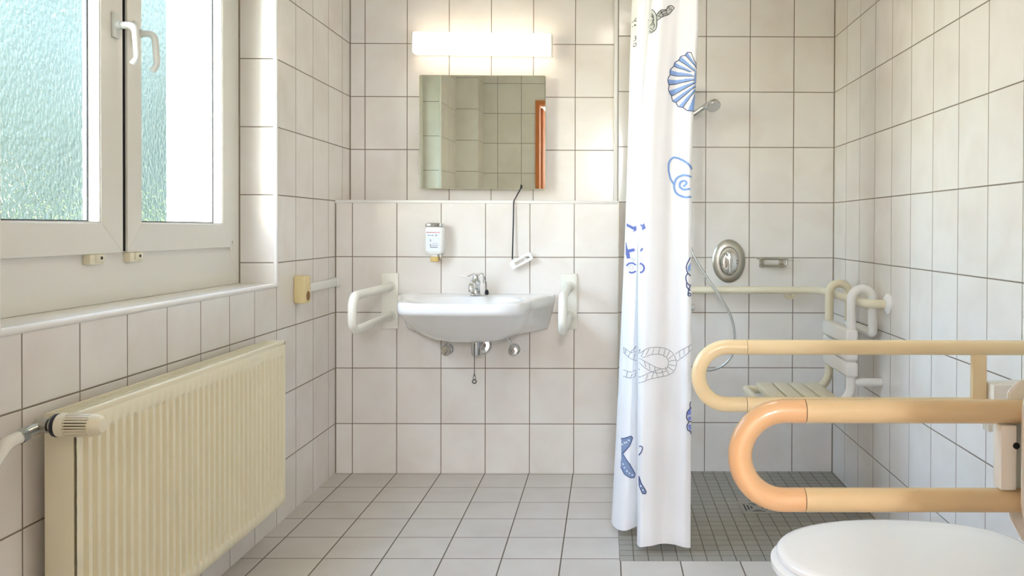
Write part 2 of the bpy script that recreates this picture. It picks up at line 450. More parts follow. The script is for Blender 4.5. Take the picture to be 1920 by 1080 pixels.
# window sill
bm = BM(); add_box(bm, XWIN, XL - 0.006, WY0, WY1, WZ0 - 0.012, WZ0)
tag(link_mesh('trim_5', bm, SILL_MAT, smooth=False), 'glazed cream window sill inside the recess', 'window sill', kind='structure')
bm = BM(); add_tube(bm, [(XL - 0.005, WY0 - 0.006, WZ0 - 0.009), (XL - 0.005, WY1 + 0.004, WZ0 - 0.009)], 0.0095, 16)
tag(link_mesh('trim_6', bm, WHITE_TRIM), 'white rounded front strip of the window sill', 'trim', kind='structure')

# ------------------------------------------------------------------ window
win = thing('window_1', 'white plastic window with two textured glass casements above the radiator', 'window', (XWIN, (WY0 + WY1) / 2, WZ0), kind='structure')
def ring_frame(bm, x0, x1, y0, y1, z0, z1, wl, wr, wb, wt, bev=0.003):
    """mitred rectangular frame"""
    o = [(y0, z0), (y1, z0), (y1, z1), (y0, z1)]; i = [(y0 + wl, z0 + wb), (y1 - wr, z0 + wb), (y1 - wr, z1 - wt), (y0 + wl, z1 - wt)]
    for k in range(4):
        a, b, c, d = o[k], o[(k + 1) % 4], i[(k + 1) % 4], i[k]
        t = BM(); add_loft(t, [[(x0, *p) for p in (a, b, c, d)], [(x1, *p) for p in (a, b, c, d)]])
        bmesh.ops.recalc_face_normals(t, faces=t.faces)
        if bev: bmesh.ops.bevel(t, geom=[e for e in t.edges], offset=bev * 0.35, segments=1, affect='EDGES')
        merge(bm, t)
bm = BM(); ring_frame(bm, -1.435, XWIN, WY0, WY1, WZ0, WZ1, 0.075, 0.105, 0.145, 0.08)
add_box(bm, -1.4255, XWIN - 0.004, 2.418, 2.462, WZ0 + 0.13, WZ1 - 0.06)
add_box(bm, XWIN - 0.004, -1.3565, 2.4495, 2.4515, 1.045, 2.19, mi=1)  # black strip stands in for the shade in the gap between the sashes
part('window_frame', bm, [UPVC, BLACKRUB], win)
def sash(y0, y1, wl, wr, zb=1.041, zt=2.20, wb=0.082):
    x1 = -1.350
    bm = BM(); ring_frame(bm, -1.400, x1, y0, y1, zb, zt, wl, wr, wb, 0.08)
    # inner glazing bead
    ring_frame(bm, -1.384, x1 - 0.003, y0 + wl, y1 - wr, zb + wb, zt - 0.08, 0.004, 0.004, 0.004, 0.004, 0)
    s = part('sash', bm, UPVC, win)
    bm = BM(); ring_frame(bm, -1.3855, -1.3825, y0 + wl + 0.002, y1 - wr - 0.002, zb + wb + 0.002, zt - 0.082, 0.0055, 0.0055, 0.0055, 0.0055, 0)
    part('gasket', bm, BLACKRUB, s)
    bm = BM(); add_box(bm, -1.392, -1.387, y0 + wl, y1 - wr, zb + wb, zt - 0.08)
    for f in bm.faces: f.material_index = 0 if f.calc_center_median().x > -1.388 else 1
    g = part('glass_pane', bm, [PATTERN_GLASS, CLEAR_GLASS], s, smooth=False)
    g['label'] = 'textured obscure glass'
    return s
s1 = sash(1.800, 2.428, 0.09, 0.104)
s2 = sash(2.452, 3.130, 0.074, 0.073)
def handle(y, z, par):
    bm = BM(); add_box(bm, -1.350, -1.340, y - 0.014, y + 0.014, z - 0.035, z + 0.035, bev=0.003)
    add_lathe(bm, [(0, 0.0125), (0.010, 0.0125), (0.012, 0.011)], (-1.341, y, z), (1, 0, 0), 20)
    h = part('window_handle', bm, HANDLE_W, par)
    bm = BM()
    pts = rounded([(-1.331, y, z), (-1.293, y, z), (-1.285, y - 0.002, z - 0.09), (-1.297, y - 0.006, z - 0.108)], [0.02, 0.03], 8)
    n = len(pts); add_tube(bm, pts, [0.0098 if k < n * 0.4 else 0.0098 - 0.002 * math.sin((k / n - .4) / .6 * PI) for k in range(n)], 16)
    g = part('grip', bm, HANDLE_W, h)
h1 = handle(2.385, 1.664, s1)
h2 = handle(2.489, 1.664, s2)
for (y, par) in ((2.30, s1), (2.49, s2)):
    bm = BM(); add_box(bm, -1.366, -1.347, y - 0.032, y + 0.032, 1.013, 1.0405, bev=0.003)
    add_box(bm, -1.352, -1.3425, y - 0.010, y + 0.03, 1.019, 1.0395, bev=0.003)
    add_lathe(bm, [(0, 0.0045), (0.0012, 0.0045), (0.0012, 0.0)], (-1.3425, y + 0.012, 1.030), (1, 0, 0), 12, mi=1)
    part('sash_lock', bm, [SEAT_CREAM, BLACKRUB], win)
bm = BM(); add_tube(bm, [(-1.358, 3.137, 1.03), (-1.358, 3.137, 1.065)], 0.004, 12)
add_lathe(bm, [(0, 0.006), (0.004, 0.006), (0.005, 0.003), (0.005, 0)], (-1.356, 3.137, 1.058), (1, 0, 0), 12, mi=1)
part('hinge', bm, [UPVC, SATIN], win)

# ------------------------------------------------------------------ doorway with open door
door = thing('door_1', 'orange wooden door standing open into the hallway, seen in the mirror', 'door', (-0.585, 0.65, 0), kind='structure')
bm = BM(); add_box(bm, -0.6095, -0.575, 0.64, 0.815, 0, 2.12); add_box(bm, 0.425, 0.4595, 0.64, 0.815, 0, 2.12); add_box(bm, -0.575, 0.425, 0.64, 0.815, 2.085, 2.12)
part('door_frame', bm, WOOD_DOOR, door, smooth=False)
bm = BM(); add_box(bm, -0.600, -0.560, -0.36, 0.63, 0.005, 2.08, bev=0.003); part('door_leaf', bm, WOOD_DOOR, door)

# ------------------------------------------------------------------ outdoors
bm = BM(); add_box(bm, -14, -1.63, -6, 26, -0.6, -0.5)
tag(link_mesh('lawn', bm, GRASS, smooth=False), 'green lawn outside the window', 'lawn', kind='structure')
def hedge(name, label, cx, cy, rx, ry, z1, seed):
    bm = BM(); bmesh.ops.create_icosphere(bm, subdivisions=5, radius=1)
    rnd = random.Random(seed); ph = [rnd.uniform(0, 6) for _ in range(9)]
    for v in bm.verts:
        c = v.co.copy(); n = 0
        for k in range(3):
            fq = 4 * 1.9 ** k; n += math.sin(c.x * fq + ph[k]) * math.sin(c.y * fq + ph[k + 3]) * math.sin(c.z * fq + ph[k + 6]) / 1.6 ** k
        c *= 1 + 0.10 * n
        v.co = Vector((cx + c.x * rx, cy + c.y * ry, -0.5 + (z1 + 0.5) * (0.5 + 0.5 * c.z)))
    tag(link_mesh(name, bm, LEAF), label, 'shrub')
hedge('shrub', 'tall bluish green shrub outside the left window pane', -7.0, 9.0, 3.3, 3.2, 6.2, 3)
hedge('shrub', 'second tall shrub further left outside in the garden', -14.5, 11.0, 2.8, 3.2, 6.6, 8)
hedge('shrub', 'lower yellow green shrub in front of the tall one outside', -4.1, 4.9, 0.8, 0.7, 0.98, 5)
COL.objects['shrub.002'].data.materials[0] = plain('yellow_leaf', (104, 118, 52), 0.8, noise=0.3, scale=6)

# ------------------------------------------------------------------ radiator
RX0, RX1, RY0, RY1, RZ0, RZ1 = -1.195, -1.127, 1.848, 3.045, 0.143, 0.715
rad = thing('radiator', 'cream ribbed panel radiator on the wall under the window', 'radiator', (-1.16, 2.446, RZ0))
bm = BM()
pitch = 0.0333; cnt = int((RY1 - RY0 - 0.02) / pitch); y_off = (RY1 - RY0 - cnt * pitch) / 2
ys = [RY0]
for k in range(cnt):
    for j in (0.0, 0.20, 0.27, 0.33, 0.67, 0.73, 0.80): ys.append(RY0 + y_off + (k + j) * pitch)
ys += [RY0 + y_off + cnt * pitch, RY1]
zs = [RZ0, RZ0 + 0.006, RZ0 + 0.030, RZ0 + 0.036, RZ0 + 0.042, RZ0 + 0.050, RZ0 + 0.2, RZ1 - 0.2, RZ1 - 0.062, RZ1 - 0.054, RZ1 - 0.048, RZ1 - 0.044, RZ1 - 0.010, RZ1 - 0.004]
def env(z):
    a = min(max((z - (RZ0 + 0.032)) / 0.014, 0), 1); b = min(max(((RZ1 - 0.046) - z) / 0.014, 0), 1)
    return min(a, b)
def flute(y):
    t = ((y - RY0 - y_off) / pitch) % 1.0
    if y <= RY0 + y_off or y >= RY0 + y_off + cnt * pitch: return 0
    d = abs(t - 0.5)
    return min(1, max(0, (0.30 - d) / 0.13))
G = []
for y in ys:
    row = []
    for z in zs:
        x = RX1 - 0.0155 * env(z) * flute(y)
        if z in (zs[0], zs[-1]): x -= 0.006
        row.append(bm.verts.new((x, y, z)))
    G.append(row)
for i in range(len(ys) - 1):
    for j in range(len(zs) - 1): bm.faces.new((G[i][j], G[i + 1][j], G[i + 1][j + 1], G[i][j + 1]))
add_box(bm, RX1 - 0.021, RX1 - 0.0165, RY0 + 0.001, RY1 - 0.001, RZ0 + 0.004, RZ1 - 0.006)
part('front_panel', bm, CREAM, rad, angle=50)
for y0 in (RY0, RY1 - 0.0015):
    bm = BM(); add_box(bm, RX0, RX1 - 0.006, y0 - 0.001, y0 + 0.0015, RZ0 + 0.02, RZ1 - 0.03, bev=0.0004); part('side_panel', bm, CREAM, rad)
bm = BM(); add_box(bm, RX0, RX0 + 0.012, RY0 + 0.004, RY1 - 0.004, RZ0, RZ1 - 0.01); part('rear_panel', bm, CREAM, rad)
bm = BM(); add_box(bm, RX0 + 0.014, RX1 - 0.018, RY0 + 0.02, RY1 - 0.02, RZ0 + 0.02, RZ1 - 0.03); part('convector_core', bm, DARK, rad)
bm = BM()
gx0, gx1 = RX0 - 0.002, RX1 + 0.0005
add_box(bm, gx0, gx0 + 0.007, RY0, RY1, RZ1 - 0.012, RZ1 + 0.001, bev=0.001); add_box(bm, gx1 - 0.010, gx1, RY0, RY1, RZ1 - 0.012, RZ1 + 0.001, bev=0.002)
add_box(bm, gx0, gx1, RY0 - 0.001, RY0 + 0.010, RZ1 - 0.014, RZ1 + 0.001, bev=0.001); add_box(bm, gx0, gx1, RY1 - 0.010, RY1 + 0.001, RZ1 - 0.014, RZ1 + 0.001, bev=0.001)
for k in range(6):
    x = gx0 + 0.0135 + k * 0.0088; add_box(bm, x - 0.0017, x + 0.0017, RY0 + 0.008, RY1 - 0.008, RZ1 - 0.008, RZ1)
y = RY0 + 0.06
while y < RY1 - 0.03:
    add_box(bm, gx0 + 0.006, gx1 - 0.009, y, y + 0.006, RZ1 - 0.007, RZ1 - 0.0005); y += 0.055
part('top_grille', bm, CREAM, rad)
# thermostatic valve in front of the near end
bm = BM(); add_lathe(bm, [(0, 0.0), (0, 0.012), (0.012, 0.013), (0.014, 0.016), (0.028, 0.016), (0.030, 0.0125), (0.042, 0.0125)], (-1.178, 1.795, 0.703), (1, 0, 0), 24)
add_tube(bm, [(-1.160, 1.795, 0.703), (-1.160, 1.846, 0.703)], 0.0105, 16)
add_lathe(bm, [(0, 0.0145), (0.014, 0.0145)], (-1.160, 1.815, 0.703), (0, 1, 0), 6)
add_tube(bm, rounded([(-1.166, 1.795, 0.700), (-1.176, 1.775, 0.696), (-1.182, 1.755, 0.690)], 0.01), 0.0115, 16)
add_lathe(bm, [(0, 0.016), (0.014, 0.016)], (-1.180, 1.764, 0.692), (-0.25, -1, -0.3), 6)
va = part('valve_body', bm, SATIN, rad)
bm = BM(); add_lathe(bm, [(0, 0.012), (0, 0.0235), (0.006, 0.0245), (0.008, 0.0235), (0.008, 0.012)], (-1.138, 1.795, 0.703), (1, 0, 0), 32); part('collar', bm, BLACKRUB, va)
bm = BM()
hx = -1.130; R0 = 0.0245
add_lathe(bm, [(0, 0.010), (0, R0 - 0.001), (0.002, R0), (0.018, R0), (0.020, R0 - 0.0035), (0.066, R0 - 0.005), (0.068, R0 - 0.001), (0.082, R0 - 0.004), (0.090, R0 - 0.010), (0.093, 0.0)], (hx, 1.795, 0.703), (1, 0, 0), 40)
for k in range(24):
    a = 2 * PI * k / 24; t = BM(); add_box(t, hx + 0.018, hx + 0.070, -0.0018, 0.0018, R0 - 0.008, R0 - 0.0005, bev=0.0005)
    merge(bm, t, Matrix.Translation((0, 1.795, 0.703)) @ Matrix.Rotation(a, 4, 'X'))
part('thermostat_head', bm, SEAT_CREAM, va)
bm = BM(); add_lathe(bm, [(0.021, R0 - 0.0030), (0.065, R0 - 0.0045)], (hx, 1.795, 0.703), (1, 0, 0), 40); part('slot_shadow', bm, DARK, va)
bm = BM(); add_tube(bm, rounded([(-1.183, 1.752, 0.689), (-1.190, 1.722, 0.682), (-1.195, 1.68, 0.640), (-1.196, 1.62, 0.54), (-1.196, 1.60, 0.05), (-1.196, 1.60, 0.0)], [0.03, 0.08, 0.08, 0.05]), 0.0135, 20)
part('heating_pipe', bm, RAIL_WHITE, rad)
for y in (2.05, 2.85):
    bm = BM(); add_box(bm, XL + 0.0005, RX0, y - 0.02, y + 0.02, 0.22, 0.62); part('wall_bracket', bm, CREAM, rad, smooth=False)

# ------------------------------------------------------------------ socket and trunking on the left wall
sk = thing('wall_socket', 'small cream surface-mounted double socket on the tiled wall left of the washbasin', 'socket', (XL, 3.44, 0.868))
bm = BM(); add_box(bm, XL, XL + 0.046, 3.405, 3.470, 0.813, 0.922, bev=0.006, seg=3); part('housing', bm, CREAM_TRIM, sk)
for z in (0.842,):
    bm = BM(); add_lathe(bm, [(0, 0.0), (0, 0.019), (0.0012, 0.019), (0.0012, 0.015), (-0.004, 0.015), (-0.004, 0)], (XL + 0.0462, 3.4375, z), (1, 0, 0), 28)
    part('socket_hole', bm, plain('socket_brown', (150, 110, 60), 0.5), sk)
bm = BM(); add_box(bm, XL + 0.046, XL + 0.0475, 3.415, 3.46, 0.866, 0.869); add_box(bm, XL + 0.046, XL + 0.049, 3.417, 3.458, 0.872, 0.914, bev=0.001)
part('rocker_plate', bm, CREAM_TRIM, sk)
bm = BM(); add_box(bm, XL, XL + 0.016, 3.472, 3.928, 0.8495, 0.8845, bev=0.0015)
add_box(bm, XL, XL + 0.020, 3.906, 3.9285, 0.847, 0.887, bev=0.0015)
tag(link_mesh('cable_trunking', bm, WHITE_P), 'slim white cable duct running from the cream socket to the room corner', 'cable duct')

# ------------------------------------------------------------------ lamp over the mirror
lamp = thing('wall_lamp', 'long glowing white strip lamp above the mirror', 'lamp', (-0.587, YU, 1.975))
LAMP_EM = emit('lamp_diffuser', (255, 240, 218), 2.1)
bm = BM(); add_box(bm, -0.315, 0.315, 0.0, 0.03, -0.040, 0.040, bev=0.004)
rotl = Matrix.Translation((-0.587, YU - 0.031, 1.975)) @ Matrix.Rotation(0.010, 4, 'Y')
t = BM(); merge(t, bm, rotl); part('back_plate', t, WHITE_P, lamp)
bm = BM(); add_box(bm, -0.321, 0.321, -0.066, -0.001, -0.049, 0.049, bev=0.007, seg=3); t = BM(); merge(t, bm, rotl); part('lamp_shade', t, LAMP_EM, lamp)
for s in (-1, 1):
    bm = BM(); add_box(bm, s * 0.3245 - 0.0035, s * 0.3245 + 0.0035, -0.066, 0.0, -0.0485, 0.0485, bev=0.002); t = BM(); merge(t, bm, rotl)
    part('end_cap', t, WHITE_P, lamp)

# ------------------------------------------------------------------ mirror
mir = thing('tilting_mirror', 'square frameless tilting mirror above the washbasin ledge', 'mirror', (-0.587, YU, 1.56))
TILT = 0.0108
Mm = Matrix.Translation((-0.587, YU - 0.060, 1.563)) @ Matrix.Rotation(TILT, 4, 'X')
def rr_poly(w, h, r, n=5):
    out = []
    for cx, cy, a0 in ((w - r, h - r, 0), (-w + r, h - r, 90), (-w + r, -h + r, 180), (w - r, -h + r, 270)):
        for k in range(n + 1): a = math.radians(a0 + 90 * k / n); out.append((cx + r * math.cos(a), cy + r * math.sin(a)))
    return out
bm = BM(); add_loft(bm, [[(x, -0.006, z) for x, z in rr_poly(0.2945, 0.2645, 0.008)], [(x, -0.0045, z) for x, z in rr_poly(0.297, 0.267, 0.009)], [(x, 0, z) for x, z in rr_poly(0.297, 0.267, 0.009)]])
t = BM(); merge(t, bm, Mm); part('mirror_glass', t, MIRROR, mir, angle=20)
bm = BM(); add_box(bm, -0.285, 0.285, 0.0008, 0.012, -0.255, 0.255); t = BM(); merge(t, bm, Mm); part('backing_board', t, WHITE_P, mir)
bm = BM(); add_box(bm, -0.14 - 0.587, 0.14 - 0.587, YU - 0.046, YU, 1.50, 1.62); part('wall_bracket', bm, SATIN, mir)
cord = BM()
add_tube(cord, rounded([(-0.404, 4.07, 1.315), (-0.405, 4.062, 1.297), (-0.420, 3.935, 1.241), (-0.4215, 3.917, 1.232), (-0.4225, 3.915, 1.15), (-0.426, 3.905, 0.972)], 0.01, 4), 0.0030, 10)
cd = part('pull_cord', cord, BLACK, mir)
bm = BM(); t = BM()
hp = rr_poly(0.047, 0.016, 0.008, 4); hi = rr_poly(0.036, 0.006, 0.004, 4)
V = [[t.verts.new((x, y, z)) for x, z in p] for p, y in ((hp, 0), (hi, 0), (hi, 0.012), (hp, 0.012))]
for i in range(4):
    A, B = V[i], V[(i + 1) % 4]
    for k in range(len(A)): t.faces.new((A[k], A[(k + 1) % len(A)], B[(k + 1) % len(A)], B[k]))
merge(bm, t, Matrix.Translation((-0.386, 3.896, 0.966)) @ Matrix.Rotation(-0.49, 4, 'Y') @ Matrix.Scale(1.15, 4))
t = BM(); add_box(t, -0.052, -0.030, -0.002, 0.016, -0.018, 0.012, bev=0.003); merge(bm, t, Matrix.Translation((-0.386, 3.896, 0.966)) @ Matrix.Rotation(-0.49, 4, 'Y'))
add_box(bm, -0.374, -0.362, 3.906, 3.9285, 0.968, 0.980)
hd = part('pull_handle', bm, WHITE_P, cd); hd['label'] = 'white looped handle'

# ------------------------------------------------------------------ soap dispenser
sp_ = thing('soap_dispenser', 'white wall-mounted soap bottle with chrome cap left above the washbasin', 'soap dispenser', (-0.768, YP, 1.05))
def rr_ring(cx, cy, w, d, r, z, n=6): return [(cx + x, cy + y, z) for x, y in rr_poly(w, d, r, n)]
sx, sy = -0.7685, 3.882
bm = BM(); add_loft(bm, [rr_ring(sx, sy, 0.018, 0.015, 0.012, 0.993), rr_ring(sx, sy, 0.032, 0.024, 0.014, 0.996), rr_ring(sx, sy, 0.040, 0.031, 0.015, 1.008), rr_ring(sx, sy, 0.0415, 0.033, 0.015, 1.03), rr_ring(sx, sy, 0.0415, 0.033, 0.015, 1.095), rr_ring(sx, sy, 0.040, 0.032, 0.015, 1.112), rr_ring(sx, sy, 0.037, 0.030, 0.015, 1.116)])
part('bottle', bm, WHITE_P, sp_)
bm = BM(); add_loft(bm, [rr_ring(sx, sy, 0.0405, 0.0325, 0.015, 1.1165), rr_ring(sx, sy, 0.041, 0.033, 0.015, 1.119), rr_ring(sx, sy, 0.040, 0.032, 0.015, 1.130), rr_ring(sx, sy, 0.036, 0.028, 0.014, 1.134)]); part('cap', bm, CHROME, sp_)
bm = BM(); add_box(bm, sx - 0.013, sx + 0.013, sy - 0.014, sy + 0.012, 0.984, 0.993, bev=0.002); part('neck', bm, WHITE_P, sp_)
bm = BM(); add_box(bm, sx - 0.018, sx + 0.017, sy - 0.018, sy + 0.016, 0.962, 0.984, bev=0.003); part('nozzle', bm, TAN, sp_)
bm = BM(); add_box(bm, sx + 0.020, sx + 0.028, sy - 0.004, sy + 0.008, 0.972, 0.996, bev=0.001); add_box(bm, sx - 0.02, sx + 0.025, sy + 0.0335, YP, 0.99, 1.12); part('wall_holder', bm, SATIN, sp_)
yl = sy - 0.0334
bm = BM(); add_box(bm, sx - 0.033, sx + 0.028, yl - 0.0003, yl + 0.0003, 1.008, 1.100, mi=0)
add_box(bm, sx - 0.033, sx + 0.027, yl - 0.0006, yl, 1.0905, 1.0935, mi=1)
for x0, x1, z0, z1 in ((-0.026, -0.020, 1.078, 1.0815), (-0.019, -0.008, 1.0775, 1.080), (-0.007, 0.000, 1.077, 1.081), (0.008, 0.015, 1.075, 1.082), (-0.016, -0.013, 1.052, 1.064), (-0.013, -0.010, 1.052, 1.055),
                       (-0.006, 0.018, 1.043, 1.0445), (-0.012, 0.020, 1.034, 1.0365), (-0.016, -0.013, 1.028, 1.042), (-0.015, 0.018, 1.0245, 1.0285)):
    add_box(bm, sx + x0, sx + x1, yl - 0.0006, yl, z0, z1, mi=2)
part('sticker', bm, [LABELP, RED, GREYINK], sp_, smooth=False)

# ------------------------------------------------------------------ washbasin
BX = -0.585
bas = thing('washbasin', 'white ceramic washbasin with concave sides mounted on the low tiled wall', 'washbasin', (BX, YP, 0.63))
half = [(0.352, 0), (0.352, -0.03), (0.347, -0.07), (0.333, -0.12), (0.312, -0.18), (0.291, -0.25), (0.275, -0.32), (0.266, -0.39), (0.252, -0.465), (0.232, -0.503), (0.195, -0.525), (0.14, -0.538), (0.07, -0.546)]
def cr(P, n):
    out = []
    for i in range(len(P) - 1):
        p0, p1, p2, p3 = P[max(i - 1, 0)], P[i], P[i + 1], P[min(i + 2, len(P) - 1)]
        for k in range(n):
            t = k / n; out.append(tuple(.5 * (2 * p1[a] + (p2[a] - p0[a]) * t + (2 * p0[a] - 5 * p1[a] + 4 * p2[a] - p3[a]) * t * t + (3 * p1[a] - p0[a] - 3 * p2[a] + p3[a]) * t ** 3) for a in range(len(p1))))
    out.append(P[-1]); return out
full = half + [(0, -0.549)] + [(-x, y) for x, y in half[::-1]]
outl = cr(full, 4) + [(-0.352 + 0.704 * k / 14, 0) for k in range(1, 14)]
ci = (0, -0.305)
def inner(p, sx_, sy_):
    a = math.atan2((p[1] - ci[1]) / 0.26, (p[0] - ci[0]) / 0.3); return (ci[0] + math.cos(a) * sx_, ci[1] + math.sin(a) * sy_)
rings = []
def RG(sx_, sy_, z, dy=0): rings.append([(BX + x * sx_, YP + y * sy_ + dy, z) for x, y in outl])
def UR(sw, sf, sy_, zw, zf):
    r = []
    for x, y in outl:
        t = min(1, abs(y) / 0.5) ** 0.8; r.append((BX + x * lerp(sw, sf, t), YP + y * sy_, lerp(zw, zf, t)))
    rings.append(r)
UR(0.10, 0.10, 0.36, 0.650, 0.626); UR(0.50, 0.25, 0.44, 0.650, 0.626); UR(0.82, 0.42, 0.50, 0.651, 0.631); UR(0.90, 0.60, 0.57, 0.655, 0.646)
UR(0.92, 0.75, 0.67, 0.668, 0.672); UR(0.94, 0.865, 0.79, 0.700, 0.705); UR(0.965, 0.935, 0.90, 0.735, 0.740); UR(0.98, 0.965, 0.95, 0.758, 0.758)
RG(0.985, 0.98, 0.766); RG(0.996, 0.997, 0.773); RG(1, 1, 0.785); RG(1, 1, 0.800); RG(0.995, 0.997, 0.809); RG(0.982, 0.99, 0.8145); RG(0.96, 0.975, 0.816)
def IN(sx_, sy_, z): rings.append([(BX + q[0], YP + q[1], z) for q in (inner(p, sx_, sy_) for p in outl)])
IN(0.232, 0.205, 0.812); IN(0.225, 0.198, 0.806); IN(0.205, 0.180, 0.775); IN(0.175, 0.155, 0.735); IN(0.12, 0.11, 0.705); IN(0.05, 0.045, 0.697); IN(0.02, 0.018, 0.695)
bm = BM(); add_loft(bm, rings); part('basin', bm, CERAMIC, bas, angle=60)
bm = BM(); add_lathe(bm, [(0, 0), (0.001, 0.021), (0.003, 0.021), (0.003, 0)], (BX, YP - 0.305, 0.6945), (0, 0, 1), 24); part('drain_plug', bm, CHROME, bas)

fa = thing('tap', 'chrome single-lever tap with long bent lever on the washbasin deck', 'tap', (BX + 0.003, YP - 0.085, 0.815))
fx, fy = BX + 0.003, YP - 0.085
bm = BM(); add_lathe(bm, [(0, 0.0), (0, 0.025), (0.006, 0.025), (0.008, 0.0215), (0.045, 0.020), (0.048, 0.022), (0.062, 0.022), (0.068, 0.016), (0.080, 0.013), (0.088, 0.009), (0.092, 0)], (fx, fy, 0.8155), (0, 0, 1), 32)
part('tap_body', bm, CHROME, fa)
bm = BM(); add_tube(bm, rounded([(fx, fy - 0.01, 0.850), (fx, fy - 0.075, 0.866), (fx, fy - 0.115, 0.864), (fx, fy - 0.118, 0.846)], [0.03, 0.012]), [0.016] * 9 + [0.0135] * 11, 20)
add_lathe(bm, [(0, 0.0), (0, 0.013), (0.012, 0.013), (0.012, 0)], (fx, fy - 0.118, 0.838), (0, 0, 1), 20)
part('spout', bm, CHROME, fa)
bm = BM(); add_tube(bm, rounded([(fx + 0.034, fy + 0.012, 0.868), (fx + 0.034, fy + 0.010, 0.911), (fx - 0.004, fy, 0.911), (fx - 0.035, fy - 0.01, 0.898), (fx - 0.062, fy - 0.015, 0.902)], [0.008, 0.02, 0.02], 5), 0.0032, 12)
add_box(bm, fx - 0.010, fx + 0.034, fy - 0.006, fy + 0.008, 0.900, 0.906, bev=0.002)
part('lever', bm, CHROME, fa)
bm = BM(); add_lathe(bm, [(0, 0), (0, 0.006), (0.005, 0.009), (0.016, 0.008), (0.022, 0.004), (0.024, 0)], (fx + 0.049, fy + 0.005, 0.8165), (0, 0, 1), 14)
add_tube(bm, [(fx + 0.049, fy + 0.005, 0.838), (fx + 0.046, fy + 0.008, 0.870), (fx + 0.034, fy + 0.010, 0.905)], 0.0012, 8)
part('plug_holder', bm, BLACK, fa)

tr = thing('drain_trap', 'chrome drain trap with wall rosette beneath the washbasin', 'drain trap', (BX, YP - 0.22, 0.60))
bm = BM(); add_lathe(bm, [(0, 0.0), (0, 0.010), (0.004, 0.018), (0.014, 0.022), (0.062, 0.023), (0.0625, 0.0)], (BX + 0.025, 3.72, 0.563), (0, 0, 1), 28)
part('trap_cup', bm, CHROME, tr)
bm = BM(); add_tube(bm, [(BX + 0.025, 3.735, 0.598), (BX + 0.02, YP - 0.004, 0.598)], 0.0165, 20); part('waste_pipe', bm, CHROME, tr)
bm = BM(); add_lathe(bm, [(0, 0.020), (0, 0.046), (0.008, 0.043), (0.016, 0.036), (0.018, 0.020)], (BX + 0.02, YP - 0.0005, 0.583), (0, -1, 0), 32); part('rosette', bm, CHROME, tr)
bm = BM(); add_tube(bm, [(BX + 0.030, 3.640, 0.627), (BX + 0.030, 3.638, 0.49)], 0.0018, 8)
add_tube(bm, rounded([(BX + 0.030, 3.638, 0.505), (BX + 0.024, 3.638, 0.478), (BX + 0.036, 3.638, 0.478), (BX + 0.0302, 3.638, 0.505)], 0.003, 3), 0.0014, 8)
add_tube(bm, [(BX + 0.030 + 0.0075 * math.cos(2 * PI * k / 16), 3.638, 0.468 + 0.0075 * math.sin(2 * PI * k / 16)) for k in range(17)], 0.003, 8, caps=False)
tag(link_mesh('pull_chain', bm, plain('chain_metal', (110, 108, 104), 0.3, metal=1.0), origin=(BX + 0.03, 3.638, 0.62)), 'thin metal chain with ring hanging under the washbasin', 'chain')
for s, x, lab in ((-1, -0.719, 'chrome angle valve on the wall left of the drain trap'), (1, -0.418, 'chrome angle valve on the wall right of the drain trap')):
    v = thing('angle_valve', lab, 'valve', (x, YP, 0.563), group='angle valves under the washbasin')
    bm = BM(); add_lathe(bm, [(0, 0.0), (0, 0.027), (0.004, 0.026), (0.010, 0.020), (0.012, 0.012), (0.03, 0.012), (0.03, 0)], (x, YP - 0.0005, 0.563), (0, -1, 0), 28); part('rosette', bm, CHROME, v)
    bm = BM(); add_lathe(bm, [(0, 0), (0, 0.016), (0.004, 0.0235), (0.020, 0.0235), (0.024, 0.019), (0.025, 0.008), (0.028, 0.006), (0.028, 0)], (x, YP - 0.030, 0.563), (0, -1, 0), 12); part('knob', bm, CHROME, v)
    bm = BM(); add_tube(bm, rounded([(x, YP - 0.022, 0.572), (x - 0.004 - s * 0.014, YP - 0.026, 0.60), (x - s * 0.045, YP - 0.035, 0.640)], 0.02), 0.0055, 12); part('supply_tube', bm, CHROME, v)

# folding support rails left and right of the washbasin
def loop_pts(x_or_y, a0, a1, z0, z1, axis, r):
    """U loop: out along the axis at height z1, back at z0"""
    if axis == 'y': P = [(x_or_y, a0, z1), (x_or_y, a1, z1), (x_or_y, a1, z0), (x_or_y, a0, z0)]
    else: P = [(a0, x_or_y, z1), (a1, x_or_y, z1), (a1, x_or_y, z0), (a0, x_or_y, z0)]
    return rounded(P, r, 12)
def sink_rail(x, lab):
    g = thing('grab_rail', lab, 'grab rail', (x, YP, 0.78), group='short support rails beside the washbasin')
    bm = BM(); add_box(bm, x - 0.040, x + 0.036, YP - 0.012, YP, 0.655, 0.908, bev=0.004); part('wall_plate', bm, RAIL_WHITE, g)
    bm = BM(); add_tube(bm, loop_pts(x, YP - 0.011, 3.335, 0.713, 0.848, 'y', 0.050), 0.0170, 20, caps=False); part('rail_tube', bm, RAIL_WHITE, g)
    for z in (0.848, 0.713):
        bm = BM(); add_lathe(bm, [(0, 0.0175), (0, 0.024), (0.012, 0.022), (0.012, 0.0175)], (x, YP - 0.012, z), (0, -1, 0), 24); part('collar', bm, RAIL_WHITE, g)
sink_rail(-0.978, 'cream looped support rail left of the washbasin')
sink_rail(-0.170, 'cream looped support rail right of the washbasin')

